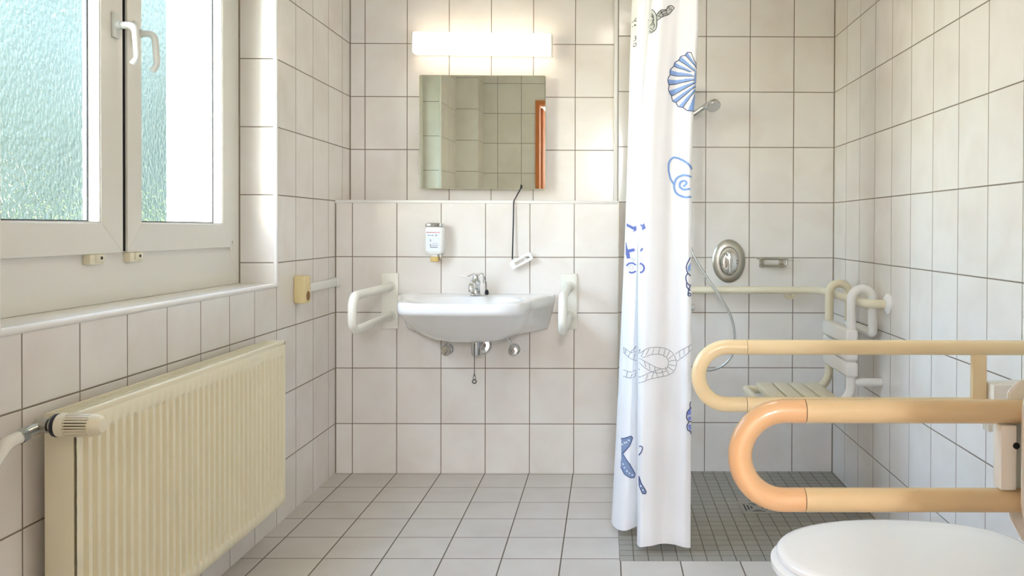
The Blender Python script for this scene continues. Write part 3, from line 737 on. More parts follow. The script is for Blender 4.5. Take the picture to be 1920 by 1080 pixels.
# ------------------------------------------------------------------ shower
mx_ = thing('shower_mixer', 'oval chrome shower mixer on the shower wall', 'shower mixer', (0.557, YS, 0.965))
def ell(cx, y, cz, a, b, n=48): return [(cx + a * math.cos(2 * PI * k / n), y, cz + b * math.sin(2 * PI * k / n)) for k in range(n)]
bm = BM(); c = (0.557, 0.965)
add_loft(bm, [ell(c[0], YS, c[1], 0.075, 0.099), ell(c[0], YS - 0.006, c[1], 0.075, 0.099), ell(c[0], YS - 0.012, c[1], 0.066, 0.090), ell(c[0], YS - 0.012, c[1], 0.045, 0.066), ell(c[0], YS - 0.008, c[1], 0.042, 0.062)]); part('escutcheon', bm, SATIN, mx_)
bm = BM(); add_loft(bm, [ell(c[0], YS - 0.008, c[1] - 0.004, 0.041, 0.056), ell(c[0], YS - 0.028, c[1] - 0.004, 0.039, 0.054), ell(c[0], YS - 0.036, c[1] - 0.004, 0.030, 0.044), ell(c[0], YS - 0.038, c[1] - 0.004, 0.010, 0.02)]); part('dial', bm, CHROME, mx_)
bm = BM(); add_box(bm, c[0] - 0.010, c[0] + 0.010, YS - 0.058, YS - 0.034, c[1] - 0.055, c[1] + 0.040, bev=0.006, seg=3); part('lever', bm, CHROME, mx_)

sh = thing('soap_rack', 'small chrome soap rack right of the oval shower mixer', 'soap rack', (0.753, YS, 0.96))
bm = BM(); add_tube(bm, rounded([(0.690, YS, 0.977), (0.690, YS - 0.055, 0.977), (0.816, YS - 0.055, 0.977), (0.816, YS, 0.977)], 0.012), 0.004, 12)
add_tube(bm, rounded([(0.690, YS - 0.05, 0.977), (0.694, YS - 0.05, 0.944), (0.812, YS - 0.05, 0.944), (0.816, YS - 0.05, 0.977)], 0.01), 0.004, 12)
add_tube(bm, [(0.694, YS - 0.012, 0.946), (0.812, YS - 0.012, 0.946)], 0.003, 10)
part('wire_frame', bm, SATIN, sh)
bm = BM()
for x in (0.708, 0.797): add_box(bm, x - 0.010, x + 0.010, YS - 0.006, YS, 0.936, 0.984, bev=0.002)
add_box(bm, 0.702, 0.804, YS - 0.048, YS - 0.008, 0.941, 0.944)
part('mounting_plate', bm, SATIN, sh)

sb = thing('slide_bar', 'vertical chrome slide bar half hidden behind the shower curtain', 'slide bar', (0.355, YS, 1.2))
bm = BM(); add_tube(bm, [(0.355, YS - 0.045, 0.745), (0.355, YS - 0.045, 1.75)], 0.010, 20); part('bar', bm, CHROME, sb)
for z in (0.757, 1.735):
    bm = BM(); add_tube(bm, [(0.355, YS, z), (0.355, YS - 0.036, z)], 0.014, 20); add_box(bm, 0.341, 0.396, YS - 0.066, YS - 0.034, z - 0.014, z + 0.014, bev=0.005); part('wall_mount', bm, CHROME, sb)
bm = BM(); add_box(bm, 0.335, 0.372, YS - 0.075, YS - 0.034, 1.600, 1.635, bev=0.006); part('slider', bm, CHROME, sb)
hs_ = thing('hand_shower', 'chrome hand shower peeking out beside the curtain', 'shower head', (0.37, 3.88, 1.61))
bm = BM(); pts = rounded([(0.352, 3.875, 1.585), (0.385, 3.865, 1.622), (0.430, 3.835, 1.652), (0.452, 3.815, 1.660)], 0.05, 6)
n = len(pts); add_tube(bm, pts, [0.010 + 0.005 * k / n for k in range(n)], 20); part('handle', bm, CHROME, hs_)
bm = BM(); add_lathe(bm, [(-0.018, 0.0), (-0.016, 0.018), (-0.006, 0.032), (0.010, 0.034), (0.014, 0.031), (0.014, 0)], (0.462, 3.803, 1.655), (0.25, -0.55, -0.8), 32); part('spray_head', bm, CHROME, hs_)
bm = BM(); hose = [(0.350, 3.878, 1.580), (0.335, 3.87, 1.35), (0.350, 3.865, 1.15), (0.365, 3.86, 1.07), (0.384, 3.85, 0.996), (0.443, 3.84, 0.897), (0.503, 3.83, 0.809), (0.551, 3.83, 0.719), (0.568, 3.83, 0.624), (0.557, 3.84, 0.553), (0.510, 3.85, 0.500), (0.441, 3.87, 0.480), (0.37, 3.89, 0.50), (0.33, 3.91, 0.58), (0.32, 3.925, 0.66)]
add_tube(bm, cr(hose, 6), 0.0058, 12); part('hose', bm, HOSE_MAT, hs_)

gr = thing('shower_rail', 'long cream handrail running around the shower corner', 'handrail', (0.62, YS, 0.83))
RZ = 0.838
bm = BM(); add_tube(bm, rounded([(0.16, YS - 0.001, RZ), (0.16, YS - 0.075, RZ), (0.962, YS - 0.075, RZ), (0.962, 3.185, RZ), (XR - 0.001, 3.185, RZ)], [0.04, 0.075, 0.032], 10), 0.0165, 20); part('rail_tube', bm, SEAT_CREAM, gr)
bm = BM(); add_lathe(bm, [(0, 0.017), (0, 0.040), (0.006, 0.039), (0.014, 0.028), (0.016, 0.017)], (XR, 3.185, RZ), (-1, 0, 0), 28); part('flange', bm, SEAT_WHITE, gr)
bm = BM(); add_lathe(bm, [(0, 0.017), (0, 0.036), (0.006, 0.035), (0.012, 0.022), (0.012, 0.017)], (0.16, YS, RZ), (0, -1, 0), 28); part('flange', bm, SEAT_CREAM, gr)
bm = BM(); add_tube(bm, rounded([(0.838, YS, RZ - 0.022), (0.838, YS - 0.075, RZ - 0.022), (0.838, YS - 0.075, RZ - 0.014)], 0.01), 0.007, 12)
add_lathe(bm, [(0, 0.0), (0, 0.028), (0.004, 0.027), (0.006, 0.02), (0.006, 0)], (0.838, YS, RZ - 0.022), (0, -1, 0), 24); part('bracket', bm, SEAT_CREAM, gr)

st = thing('shower_chair', 'white slatted shower seat hooked over the handrail in the corner', 'shower seat', (0.75, 3.4, 0.45))
XF, XB, YN, YFR = 0.922, 1.003, 3.262, 3.585
SR = 0.0172
def leg_tube(y, m, nm):
    bm = BM()
    pts = rounded([(XB, y, 0.735), (XB, y, 0.888), (XF, y, 0.888), (XF, y, 0.448), (0.60, y, 0.448)], [0.0395, 0.0395, 0.075], 12)
    add_tube(bm, pts, SR, 20); p = part('hook_tube', bm, m, st); return p
leg_tube(YN, SEAT_WHITE, 'near'); leg_tube(YFR, SEAT_CREAM, 'far')
bm = BM(); add_tube(bm, rounded([(XB, YN, 0.745), (XB, YN, 0.722), (XB, YFR, 0.722), (XB, YFR, 0.745)], 0.018), SR, 20); part('rear_tube', bm, SEAT_WHITE, st)
bm = BM(); add_tube(bm, rounded([(0.605, YN, 0.448), (0.578, YN, 0.448), (0.578, YFR, 0.448), (0.605, YFR, 0.448)], 0.03), SR, 20); part('front_tube', bm, SEAT_CREAM, st)
for z0, z1 in ((0.677, 0.737), (0.617, 0.673), (0.557, 0.613)):
    bm = BM(); add_box(bm, XF - 0.023, XF + 0.022, YN - 0.024, YFR + 0.024, z0, z1, bev=0.010, seg=3); part('backrest_slat', bm, SEAT_WHITE, st)
for x0, x1 in ((0.624, 0.686), (0.692, 0.750), (0.756, 0.812), (0.818, 0.882)):
    bm = BM(); add_box(bm, x0, x1, YN - 0.02, YFR + 0.02, 0.444, 0.475, bev=0.006, seg=3); part('seat_slat', bm, SEAT_CREAM, st)
bm = BM(); add_tube(bm, [(XF + 0.014, YN, 0.535), (XF + 0.040, YN, 0.535), (XR - 0.001, YN, 0.535)], [0.010, 0.0165, 0.0165], 20); part('wall_strut', bm, SEAT_WHITE, st)
bm = BM(); add_lathe(bm, [(0, 0), (0, 0.008), (0.008, 0.008), (0.009, 0)], (XF + 0.0225, YN + 0.03, 0.585), (1, 0, 0), 14); part('screw', bm, BRASS, st)

dr = thing('floor_drain', 'square steel floor drain in the mosaic shower floor', 'drain', (0.60, 3.445, 0))
bm = BM(); x0, x1, y0, y1 = 0.532, 0.672, 3.375, 3.515
for b in ((x0, x1, y0, y0 + 0.006), (x0, x1, y1 - 0.006, y1), (x0, x0 + 0.006, y0, y1), (x1 - 0.006, x1, y0, y1)): add_box(bm, b[0], b[1], b[2], b[3], 0.0, 0.003, bev=0.0006)
part('drain_frame', bm, SATIN, dr)
bm = BM(); add_box(bm, x0 + 0.008, x1 - 0.008, y0 + 0.008, y1 - 0.008, 0.0, 0.0018); part('grate', bm, SATIN, dr, smooth=False)
bm = BM(); cx, cy = (x0 + x1) / 2, (y0 + y1) / 2
for sgn in (-1, 1):
    for k, hl in ((0, 0.040), (1, 0.028), (2, 0.014)):
        x = cx + sgn * (0.048 - k * 0.013); add_box(bm, x - 0.003, x + 0.003, cy - hl, cy + hl, 0.0018, 0.0022)
for sgn in (-1, 1):
    for k, hl in ((0, 0.026), (1, 0.012)):
        yy = cy + sgn * (0.046 - k * 0.013); add_box(bm, cx - hl, cx + hl, yy - 0.003, yy + 0.003, 0.0018, 0.0022)
part('slots', bm, BLACK, dr, smooth=False)

# ------------------------------------------------------------------ shower curtain
rod = thing('curtain_rod', 'white curtain rod above the shower corner', 'curtain rod', (0.15, 3.05, 2.26))
bm = BM(); add_tube(bm, rounded([(0.06, YS, 2.26), (0.06, 3.10, 2.26), (0.21, 2.96, 2.26), (XR, 2.96, 2.26)], 0.1), 0.0125, 16); part('rod_tube', bm, WHITE_P, rod)
bm = BM(); add_lathe(bm, [(0, 0.0), (0, 0.03), (0.01, 0.028), (0.01, 0)], (XR, 2.96, 2.26), (-1, 0, 0), 24); part('rod_flange', bm, WHITE_P, rod)
bm = BM(); add_lathe(bm, [(0, 0.0), (0, 0.03), (0.01, 0.028), (0.01, 0)], (0.06, YS, 2.26), (0, -1, 0), 24); part('rod_flange', bm, WHITE_P, rod)

def keyed(keys, z):
    if z <= keys[0][0]: return keys[0][1]
    for (z0, v0), (z1, v1) in zip(keys, keys[1:]):
        if z <= z1: return lerp(v0, v1, (z - z0) / (z1 - z0))
    return keys[-1][1]
LEFT = [(0.03, 0.020), (0.30, 0.034), (0.68, 0.050), (1.06, 0.066), (1.37, 0.075), (1.72, 0.082), (1.95, 0.089), (2.05, 0.092)]
FOLD = [(0.03, 0.109), (1.10, 0.109), (1.36, 0.113), (1.55, 0.122), (1.76, 0.139), (1.93, 0.154), (2.05, 0.16)]
RIGHT = [(0.03, 0.2895), (1.30, 0.2895), (1.48, 0.293), (1.60, 0.301), (1.78, 0.309), (2.05, 0.31)]
def section(z):
    L, Fo, R = keyed(LEFT, z), keyed(FOLD, z), keyed(RIGHT, z)
    w = R - Fo
    return [(L + 0.03, 3.245), (L + 0.004, 3.225), (L, 3.20), (L + 0.008, 3.165), (L + 0.022, 3.135), (L + 0.045, 3.112), (lerp(L, Fo, 0.78), 3.118), (Fo + 0.012, 3.135), (Fo + 0.022, 3.110), (Fo + 0.008, 3.05), (Fo - 0.001, 3.00), (Fo + 0.001, 2.972),
            (Fo + 0.012, 2.955), (Fo + w * 0.22, 2.945), (Fo + w * 0.42, 2.957), (Fo + w * 0.60, 2.966), (Fo + w * 0.78, 2.955), (Fo + w * 0.93, 2.950), (R, 2.962), (R - 0.004, 2.985), (R - 0.03, 3.03), (R - 0.055, 3.08), (R - 0.05, 3.14), (R - 0.08, 3.19)]
bm = BM(); NZ = 70; rows = []
for iz in range(NZ + 1):
    z = 0.030 + (2.225 - 0.030) * iz / NZ
    S = cr(section(z), 7)
    row = []
    for k, (x, y) in enumerate(S):
        u = k / len(S)
        yy = y + 0.0022 * math.sin(u * 46 + z * 1.7) + 0.0015 * math.sin(u * 95 - z * 2.1)
        zz = z + (0.005 * math.sin(u * 21 + 1.0) if iz == 0 else 0)
        if iz == 0: zz = 0.027 + 0.006 * math.sin(u * 21 + 1.2)
        row.append(bm.verts.new((x, yy, zz)))
    rows.append(row)
cf = []
for i in range(NZ):
    for k in range(len(rows[0]) - 1): cf.append(bm.faces.new((rows[i][k], rows[i][k + 1], rows[i + 1][k + 1], rows[i + 1][k])))
bmesh.ops.recalc_face_normals(bm, faces=bm.faces)
bvh = BVHTree.FromBMesh(bm)
inks = list(INKM)
def drape(x, z, off):
    h = bvh.ray_cast(Vector((x, 2.6, z)), Vector((0, 1, 0)))
    if h[0] is None: return None
    n = h[1] if h[1].y < 0 else -h[1]
    if n.y > -0.03: return None
    return h[0] + n * off
def add_print_line(pts, w, mi, off):
    P = [Vector((p[0], p[1])) for p in pts]; Q = []
    for a, b in zip(P, P[1:]):
        n = max(1, int((b - a).length / 0.004))
        for k in range(n): Q.append(a.lerp(b, k / n))
    Q.append(P[-1]); prev = None
    for i, q in enumerate(Q):
        t = (Q[min(i + 1, len(Q) - 1)] - Q[max(i - 1, 0)])
        if t.length < 1e-9: continue
        t.normalize(); nn = Vector((-t.y, t.x)) * w / 2
        a, b = drape(q.x + nn.x, q.y + nn.y, off), drape(q.x - nn.x, q.y - nn.y, off)
        if a is None or b is None or (a - b).length > w * 3: prev = None; continue
        cur = (bm.verts.new(a), bm.verts.new(b))
        if prev and (prev[0].co - cur[0].co).length < 0.015:
            f = bm.faces.new((prev[0], prev[1], cur[1], cur[0])); f.material_index = mi
        prev = cur
def inside(x, y, P):
    c = False; j = len(P) - 1
    for i in range(len(P)):
        if (P[i][1] > y) != (P[j][1] > y) and x < (P[j][0] - P[i][0]) * (y - P[i][1]) / (P[j][1] - P[i][1]) + P[i][0]: c = not c
        j = i
    return c
def add_print_fill(P, mi, off, d=0.0018):
    x0, x1 = min(p[0] for p in P), max(p[0] for p in P); z0, z1 = min(p[1] for p in P), max(p[1] for p in P); cache = {}
    def V(i, k):
        if (i, k) not in cache:
            q = drape(x0 + i * d, z0 + k * d, off); cache[(i, k)] = bm.verts.new(q) if q is not None else None
        return cache[(i, k)]
    for i in range(int((x1 - x0) / d) + 1):
        for k in range(int((z1 - z0) / d) + 1):
            if inside(x0 + (i + .5) * d, z0 + (k + .5) * d, P):
                vs = [V(i, k), V(i + 1, k), V(i + 1, k + 1), V(i, k + 1)]
                if None in vs or max((vs[0].co - v.co).length for v in vs) > d * 5: continue
                bm.faces.new(vs).material_index = mi
# printed motifs in metres (x, z) on the front of the curtain: L = line, F = filled shape
PRINTS = [
('L','ink',1.3,[(0.085,1.866),(0.097,1.867),(0.104,1.874)]),
('L','ink',1.3,[(0.097,1.867),(0.105,1.861)]),
('L','ink',1.3,[(0.086,1.846),(0.097,1.853),(0.104,1.846)]),
('L','ink',1.3,[(0.091,1.851),(0.103,1.848),(0.089,1.845)]),
('L','ink',1.3,[(0.085,1.808),(0.102,1.809),(0.103,1.794),(0.086,1.792)]),
('L','ink',1.3,[(0.085,1.8),(0.103,1.801)]),
('L','ink',1.3,[(0.085,1.784),(0.104,1.782),(0.103,1.772),(0.086,1.772)]),
('L','ink',1.3,[(0.089,1.781),(0.097,1.773)]),
('F','pale',0,[(0.168,1.821),(0.165,1.836),(0.178,1.851),(0.196,1.854),(0.205,1.867),(0.222,1.868),(0.215,1.851),(0.204,1.84),(0.185,1.83)]),
('F','pale',0,[(0.144,1.858),(0.155,1.852),(0.165,1.825),(0.167,1.806),(0.159,1.784),(0.139,1.778),(0.143,1.817)]),
('L','ink',1.6,[(0.226,1.865),(0.224,1.866),(0.222,1.868),(0.219,1.87),(0.216,1.871),(0.214,1.871),(0.211,1.87),(0.208,1.869),(0.205,1.867),(0.203,1.865),(0.201,1.861),(0.199,1.858),(0.196,1.855),(0.192,1.854),(0.187,1.854),(0.182,1.853),(0.178,1.851),(0.174,1.848),(0.17,1.843),(0.167,1.839),(0.165,1.836)]),
('L','ink',1.6,[(0.226,1.865),(0.224,1.862),(0.221,1.858),(0.218,1.854),(0.215,1.85),(0.212,1.847),(0.21,1.844),(0.207,1.842),(0.204,1.839),(0.199,1.837),(0.195,1.835),(0.19,1.833),(0.185,1.83),(0.18,1.827),(0.175,1.823),(0.17,1.82),(0.167,1.817)]),
('L','ink',1.6,[(0.144,1.862),(0.146,1.861),(0.149,1.86),(0.152,1.859),(0.155,1.856),(0.158,1.852),(0.161,1.847),(0.163,1.842),(0.165,1.836),(0.166,1.83),(0.167,1.823),(0.167,1.816),(0.167,1.81),(0.167,1.804),(0.166,1.797),(0.164,1.791),(0.161,1.786),(0.156,1.783),(0.15,1.781),(0.144,1.779),(0.139,1.778)]),
('L','ink',1.6,[(0.145,1.851),(0.147,1.848),(0.15,1.844),(0.153,1.84),(0.155,1.836),(0.156,1.831),(0.155,1.827),(0.155,1.822),(0.155,1.817),(0.156,1.813),(0.157,1.809),(0.159,1.806),(0.159,1.803),(0.159,1.8),(0.157,1.798),(0.156,1.796),(0.155,1.794)]),
('L','ink',1.6,[(0.144,1.832),(0.146,1.833),(0.148,1.835),(0.15,1.836),(0.152,1.836),(0.153,1.833),(0.155,1.83),(0.156,1.825),(0.156,1.821),(0.154,1.817),(0.151,1.812),(0.147,1.808),(0.144,1.803),(0.143,1.797),(0.141,1.79),(0.14,1.784),(0.139,1.78)]),
('L','ink',1.2,[(0.205,1.867),(0.211,1.856),(0.218,1.86)]),
('L','ink',1.2,[(0.196,1.854),(0.202,1.84)]),
('L','ink',1.2,[(0.178,1.851),(0.189,1.832)]),
('L','ink',1.2,[(0.165,1.836),(0.18,1.829)]),
('L','ink',1.2,[(0.168,1.84),(0.192,1.85),(0.202,1.855)]),
('L','ink',1.2,[(0.144,1.821),(0.159,1.823)]),
('L','ink',1.2,[(0.143,1.804),(0.156,1.808)]),
('L','ink',1.2,[(0.144,1.797),(0.157,1.786)]),
('L','ink',1.2,[(0.143,1.788),(0.15,1.781)]),
('L','ink',1.2,[(0.172,1.832),(0.185,1.847)]),
('L','ink',1.2,[(0.183,1.836),(0.2,1.845)]),
('F','blue',0,[(0.271,1.712),(0.264,1.703),(0.305,1.655),(0.308,1.657)]),
('F','blue',0,[(0.25,1.7),(0.243,1.688),(0.295,1.647),(0.3,1.651)]),
('F','blue',0,[(0.23,1.681),(0.226,1.668),(0.28,1.645),(0.288,1.646)]),
('F','blue',0,[(0.213,1.654),(0.213,1.637),(0.292,1.63),(0.286,1.637)]),
('F','blue',0,[(0.205,1.62),(0.209,1.603),(0.293,1.617),(0.292,1.623)]),
('F','blue',0,[(0.208,1.583),(0.218,1.566),(0.296,1.607),(0.294,1.612)]),
('F','blue',0,[(0.221,1.551),(0.234,1.543),(0.3,1.597),(0.298,1.602)]),
('F','blue',0,[(0.242,1.53),(0.257,1.526),(0.302,1.589),(0.301,1.593)]),
('F','blue',0,[(0.273,1.514),(0.294,1.513),(0.299,1.578),(0.3,1.583)]),
('F','blue',0,[(0.31,1.658),(0.297,1.648),(0.293,1.631),(0.293,1.617),(0.296,1.607),(0.302,1.596),(0.31,1.6)]),
('L','navy',1.6,[(0.284,1.711),(0.281,1.711),(0.278,1.712),(0.274,1.712),(0.271,1.712),(0.269,1.71),(0.267,1.707),(0.265,1.705),(0.264,1.703),(0.261,1.702),(0.257,1.702),(0.253,1.701),(0.25,1.7),(0.247,1.697),(0.246,1.694),(0.244,1.69),(0.243,1.688),(0.24,1.687),(0.237,1.685),(0.233,1.683),(0.23,1.681),(0.228,1.678),(0.227,1.674),(0.226,1.671),(0.226,1.668),(0.223,1.666),(0.22,1.662),(0.216,1.658),(0.213,1.654),(0.212,1.65),(0.212,1.645),(0.212,1.64),(0.213,1.637),(0.211,1.634),(0.208,1.63),(0.206,1.625),(0.205,1.62),(0.205,1.615),(0.206,1.611),(0.208,1.606),(0.209,1.603),(0.209,1.599),(0.208,1.594),(0.207,1.588),(0.208,1.583),(0.21,1.578),(0.213,1.573),(0.216,1.569),(0.218,1.566),(0.218,1.563),(0.219,1.559),(0.22,1.555),(0.221,1.551),(0.224,1.548),(0.228,1.546),(0.232,1.545),(0.234,1.543),(0.236,1.541),(0.237,1.537),(0.24,1.533),(0.242,1.53),(0.246,1.528),(0.25,1.527),(0.254,1.526),(0.257,1.526),(0.26,1.523),(0.264,1.52),(0.269,1.516),(0.273,1.514),(0.279,1.513),(0.285,1.513),(0.29,1.513),(0.294,1.513)]),
('L','ink',1.3,[(0.264,1.703),(0.285,1.679),(0.305,1.655)]),
('L','ink',1.3,[(0.243,1.688),(0.269,1.668),(0.295,1.647)]),
('L','ink',1.3,[(0.226,1.668),(0.253,1.657),(0.28,1.645)]),
('L','ink',1.3,[(0.213,1.637),(0.252,1.633),(0.292,1.63)]),
('L','ink',1.3,[(0.209,1.603),(0.251,1.61),(0.293,1.617)]),
('L','ink',1.3,[(0.218,1.566),(0.257,1.586),(0.296,1.607)]),
('L','ink',1.3,[(0.234,1.543),(0.267,1.57),(0.3,1.597)]),
('L','ink',1.3,[(0.257,1.526),(0.279,1.557),(0.302,1.589)]),
('L','ink',1.3,[(0.284,1.711),(0.293,1.685),(0.31,1.657)]),
('L','ink',1.3,[(0.294,1.513),(0.297,1.544),(0.3,1.578)]),
('L','sky',4,[(0.296,1.298),(0.293,1.303),(0.289,1.311),(0.285,1.32),(0.28,1.327),(0.275,1.333),(0.269,1.338),(0.263,1.342),(0.257,1.346),(0.25,1.349),(0.243,1.353),(0.236,1.355),(0.23,1.356),(0.224,1.355),(0.22,1.352),(0.216,1.348),(0.213,1.344),(0.21,1.337),(0.209,1.33),(0.209,1.322),(0.209,1.314),(0.21,1.307),(0.212,1.299),(0.214,1.291),(0.216,1.284),(0.22,1.277),(0.225,1.27),(0.229,1.265),(0.232,1.261)]),
('L','sky',4,[(0.294,1.225),(0.291,1.224),(0.286,1.222),(0.28,1.221),(0.274,1.22),(0.268,1.22),(0.262,1.221),(0.256,1.223),(0.25,1.225),(0.245,1.227),(0.241,1.23),(0.237,1.234),(0.234,1.238),(0.232,1.243),(0.23,1.249),(0.229,1.255),(0.229,1.261),(0.23,1.267),(0.232,1.273),(0.234,1.279),(0.237,1.284),(0.241,1.288),(0.246,1.291),(0.252,1.293),(0.257,1.295),(0.263,1.295),(0.269,1.294),(0.275,1.293),(0.28,1.291),(0.285,1.288),(0.289,1.285),(0.293,1.282),(0.296,1.279)]),
('L','sky',4,[(0.281,1.249),(0.278,1.248),(0.273,1.247),(0.267,1.246),(0.262,1.246),(0.258,1.247),(0.253,1.25),(0.25,1.253),(0.247,1.256),(0.247,1.26),(0.247,1.264),(0.248,1.268),(0.249,1.271),(0.252,1.273),(0.255,1.275),(0.259,1.276),(0.262,1.276),(0.265,1.275),(0.268,1.273),(0.27,1.27),(0.27,1.267),(0.269,1.265),(0.265,1.261),(0.262,1.258),(0.259,1.256)]),
('F','indigo',0,[(0.072,1.132),(0.096,1.119),(0.104,1.125),(0.108,1.107),(0.092,1.099),(0.097,1.107),(0.072,1.121)]),
('F','indigo',0,[(0.07,1.067),(0.076,1.037),(0.098,1.042),(0.102,1.032),(0.082,1.026),(0.085,1.005),(0.073,1.003),(0.069,1.02)]),
('F','indigo',0,[(0.114,1.13),(0.12,1.125),(0.126,1.133),(0.132,1.114),(0.119,1.106),(0.12,1.116),(0.115,1.122)]),
('F','indigo',0,[(0.113,1.038),(0.12,1.049),(0.125,1.044),(0.116,1.033)]),
('L','indigo',3.6,[(0.072,0.968),(0.072,0.972),(0.073,0.976),(0.075,0.98),(0.077,0.983),(0.081,0.986),(0.085,0.988),(0.089,0.988),(0.093,0.988),(0.097,0.987),(0.101,0.984),(0.104,0.981),(0.106,0.977),(0.107,0.973),(0.107,0.969),(0.106,0.965),(0.104,0.961),(0.101,0.958),(0.097,0.955),(0.093,0.954),(0.089,0.953),(0.085,0.954),(0.081,0.956)]),
('L','indigo',3.6,[(0.113,0.994),(0.115,0.994),(0.117,0.993),(0.119,0.992),(0.121,0.991),(0.122,0.989),(0.124,0.988),(0.125,0.986),(0.126,0.984),(0.126,0.982),(0.127,0.98),(0.127,0.978),(0.127,0.976),(0.126,0.974),(0.126,0.972),(0.125,0.97),(0.124,0.969),(0.123,0.967),(0.121,0.966),(0.119,0.964),(0.118,0.964),(0.116,0.963),(0.114,0.962)]),
('L','grey',0.8,[(0.096,0.972),(0.096,0.97),(0.095,0.968),(0.093,0.967),(0.092,0.966),(0.09,0.965),(0.088,0.965),(0.086,0.966),(0.084,0.967),(0.082,0.968),(0.082,0.97),(0.081,0.972),(0.082,0.974),(0.082,0.976),(0.084,0.978),(0.085,0.979),(0.087,0.98),(0.09,0.98),(0.092,0.979),(0.093,0.978),(0.095,0.976),(0.096,0.974),(0.096,0.972)]),
('L','grey',0.8,[(0.084,1.005),(0.098,1.006),(0.103,0.998),(0.096,0.995)]),
('L','grey',0.8,[(0.09,0.989),(0.1,1.001),(0.087,1.006)]),
('L','grey',0.8,[(0.113,1.014),(0.121,1.011),(0.124,1.003)]),
('L','grey',0.8,[(0.112,0.992),(0.118,0.979),(0.112,0.976)]),
('L','navy',2,[(0.283,1.016),(0.281,1.012),(0.279,1.007),(0.276,1.001),(0.273,0.995),(0.272,0.991),(0.271,0.987),(0.27,0.983),(0.27,0.979),(0.271,0.975),(0.272,0.971),(0.273,0.967),(0.275,0.963),(0.277,0.96),(0.28,0.957),(0.282,0.954),(0.284,0.952)]),
('L','navy',2,[(0.276,0.963),(0.274,0.96),(0.272,0.957),(0.27,0.953),(0.269,0.95),(0.269,0.946),(0.269,0.942),(0.27,0.937),(0.271,0.933),(0.273,0.929),(0.276,0.925),(0.279,0.922),(0.281,0.919)]),
('L','navy',2,[(0.272,0.931),(0.272,0.928),(0.271,0.923),(0.272,0.919),(0.272,0.914),(0.275,0.911),(0.278,0.907),(0.282,0.904),(0.284,0.902)]),
('L','navy',2,[(0.285,0.923),(0.278,0.906),(0.276,0.89)]),
('L','navy',2,[(0.286,0.889),(0.285,0.887),(0.285,0.886),(0.284,0.885),(0.283,0.884),(0.281,0.884),(0.28,0.884),(0.279,0.884),(0.278,0.885),(0.277,0.886),(0.276,0.887),(0.276,0.889),(0.276,0.89),(0.277,0.891),(0.278,0.892),(0.279,0.893),(0.28,0.894),(0.281,0.894),(0.283,0.893),(0.284,0.892),(0.285,0.891),(0.285,0.89),(0.286,0.889)]),
('F','blue',0,[(0.279,0.99),(0.284,0.998),(0.284,0.971),(0.278,0.966),(0.274,0.979)]),
('L','grey',1.2,[(0.116,0.688),(0.119,0.691),(0.124,0.695),(0.129,0.7),(0.135,0.703),(0.143,0.706),(0.152,0.708),(0.162,0.709),(0.171,0.709),(0.18,0.708),(0.189,0.706),(0.197,0.704),(0.205,0.701),(0.212,0.698),(0.219,0.694),(0.225,0.689),(0.229,0.684),(0.233,0.678),(0.236,0.67),(0.238,0.663),(0.239,0.655),(0.239,0.648),(0.237,0.64),(0.235,0.633),(0.231,0.626),(0.227,0.621),(0.221,0.617),(0.214,0.613),(0.206,0.61),(0.196,0.608),(0.184,0.607),(0.172,0.605),(0.16,0.603),(0.148,0.6),(0.135,0.595),(0.124,0.59),(0.117,0.587)]),
('L','grey',1.2,[(0.122,0.672),(0.127,0.674),(0.133,0.677),(0.141,0.68),(0.148,0.683),(0.155,0.684),(0.162,0.685),(0.17,0.685),(0.177,0.685),(0.184,0.683),(0.191,0.681),(0.197,0.677),(0.203,0.674),(0.207,0.669),(0.21,0.665),(0.212,0.66),(0.212,0.655),(0.212,0.649),(0.21,0.643),(0.207,0.637),(0.203,0.633),(0.196,0.633),(0.188,0.634),(0.18,0.636),(0.171,0.639),(0.163,0.643),(0.155,0.647),(0.147,0.652),(0.139,0.656),(0.132,0.66),(0.124,0.664),(0.117,0.667),(0.112,0.669)]),
('L','grey',1.2,[(0.113,0.655),(0.117,0.651),(0.122,0.646),(0.129,0.64),(0.137,0.635),(0.145,0.63),(0.153,0.626),(0.162,0.623),(0.171,0.621),(0.181,0.621),(0.191,0.623),(0.199,0.625),(0.206,0.626)]),
('L','grey',1.2,[(0.114,0.606),(0.12,0.609),(0.129,0.614),(0.139,0.619),(0.148,0.623),(0.158,0.627),(0.168,0.629),(0.176,0.632),(0.183,0.633)]),
('L','grey',1.2,[(0.235,0.684),(0.239,0.687),(0.244,0.691),(0.25,0.695),(0.257,0.7),(0.265,0.705),(0.274,0.71),(0.282,0.715),(0.288,0.719)]),
('L','grey',1.2,[(0.241,0.66),(0.245,0.663),(0.25,0.667),(0.257,0.672),(0.263,0.677),(0.27,0.683),(0.277,0.69),(0.284,0.696),(0.289,0.7)]),
('L','grey',1.2,[(0.128,0.698),(0.118,0.675)]),
('L','grey',1.2,[(0.145,0.704),(0.134,0.683)]),
('L','grey',1.2,[(0.162,0.708),(0.154,0.685)]),
('L','grey',1.2,[(0.182,0.708),(0.176,0.685)]),
('L','grey',1.2,[(0.2,0.703),(0.194,0.678)]),
('L','grey',1.2,[(0.216,0.694),(0.205,0.674)]),
('L','grey',1.2,[(0.228,0.681),(0.212,0.667)]),
('L','grey',1.2,[(0.237,0.664),(0.214,0.659)]),
('L','grey',1.2,[(0.237,0.644),(0.21,0.648)]),
('L','grey',1.2,[(0.231,0.626),(0.206,0.642)]),
('L','grey',1.2,[(0.214,0.614),(0.2,0.64)]),
('L','grey',1.2,[(0.194,0.609),(0.188,0.632)]),
('L','grey',1.2,[(0.174,0.606),(0.169,0.623)]),
('L','grey',1.2,[(0.154,0.603),(0.16,0.623)]),
('L','grey',1.2,[(0.134,0.597),(0.141,0.616)]),
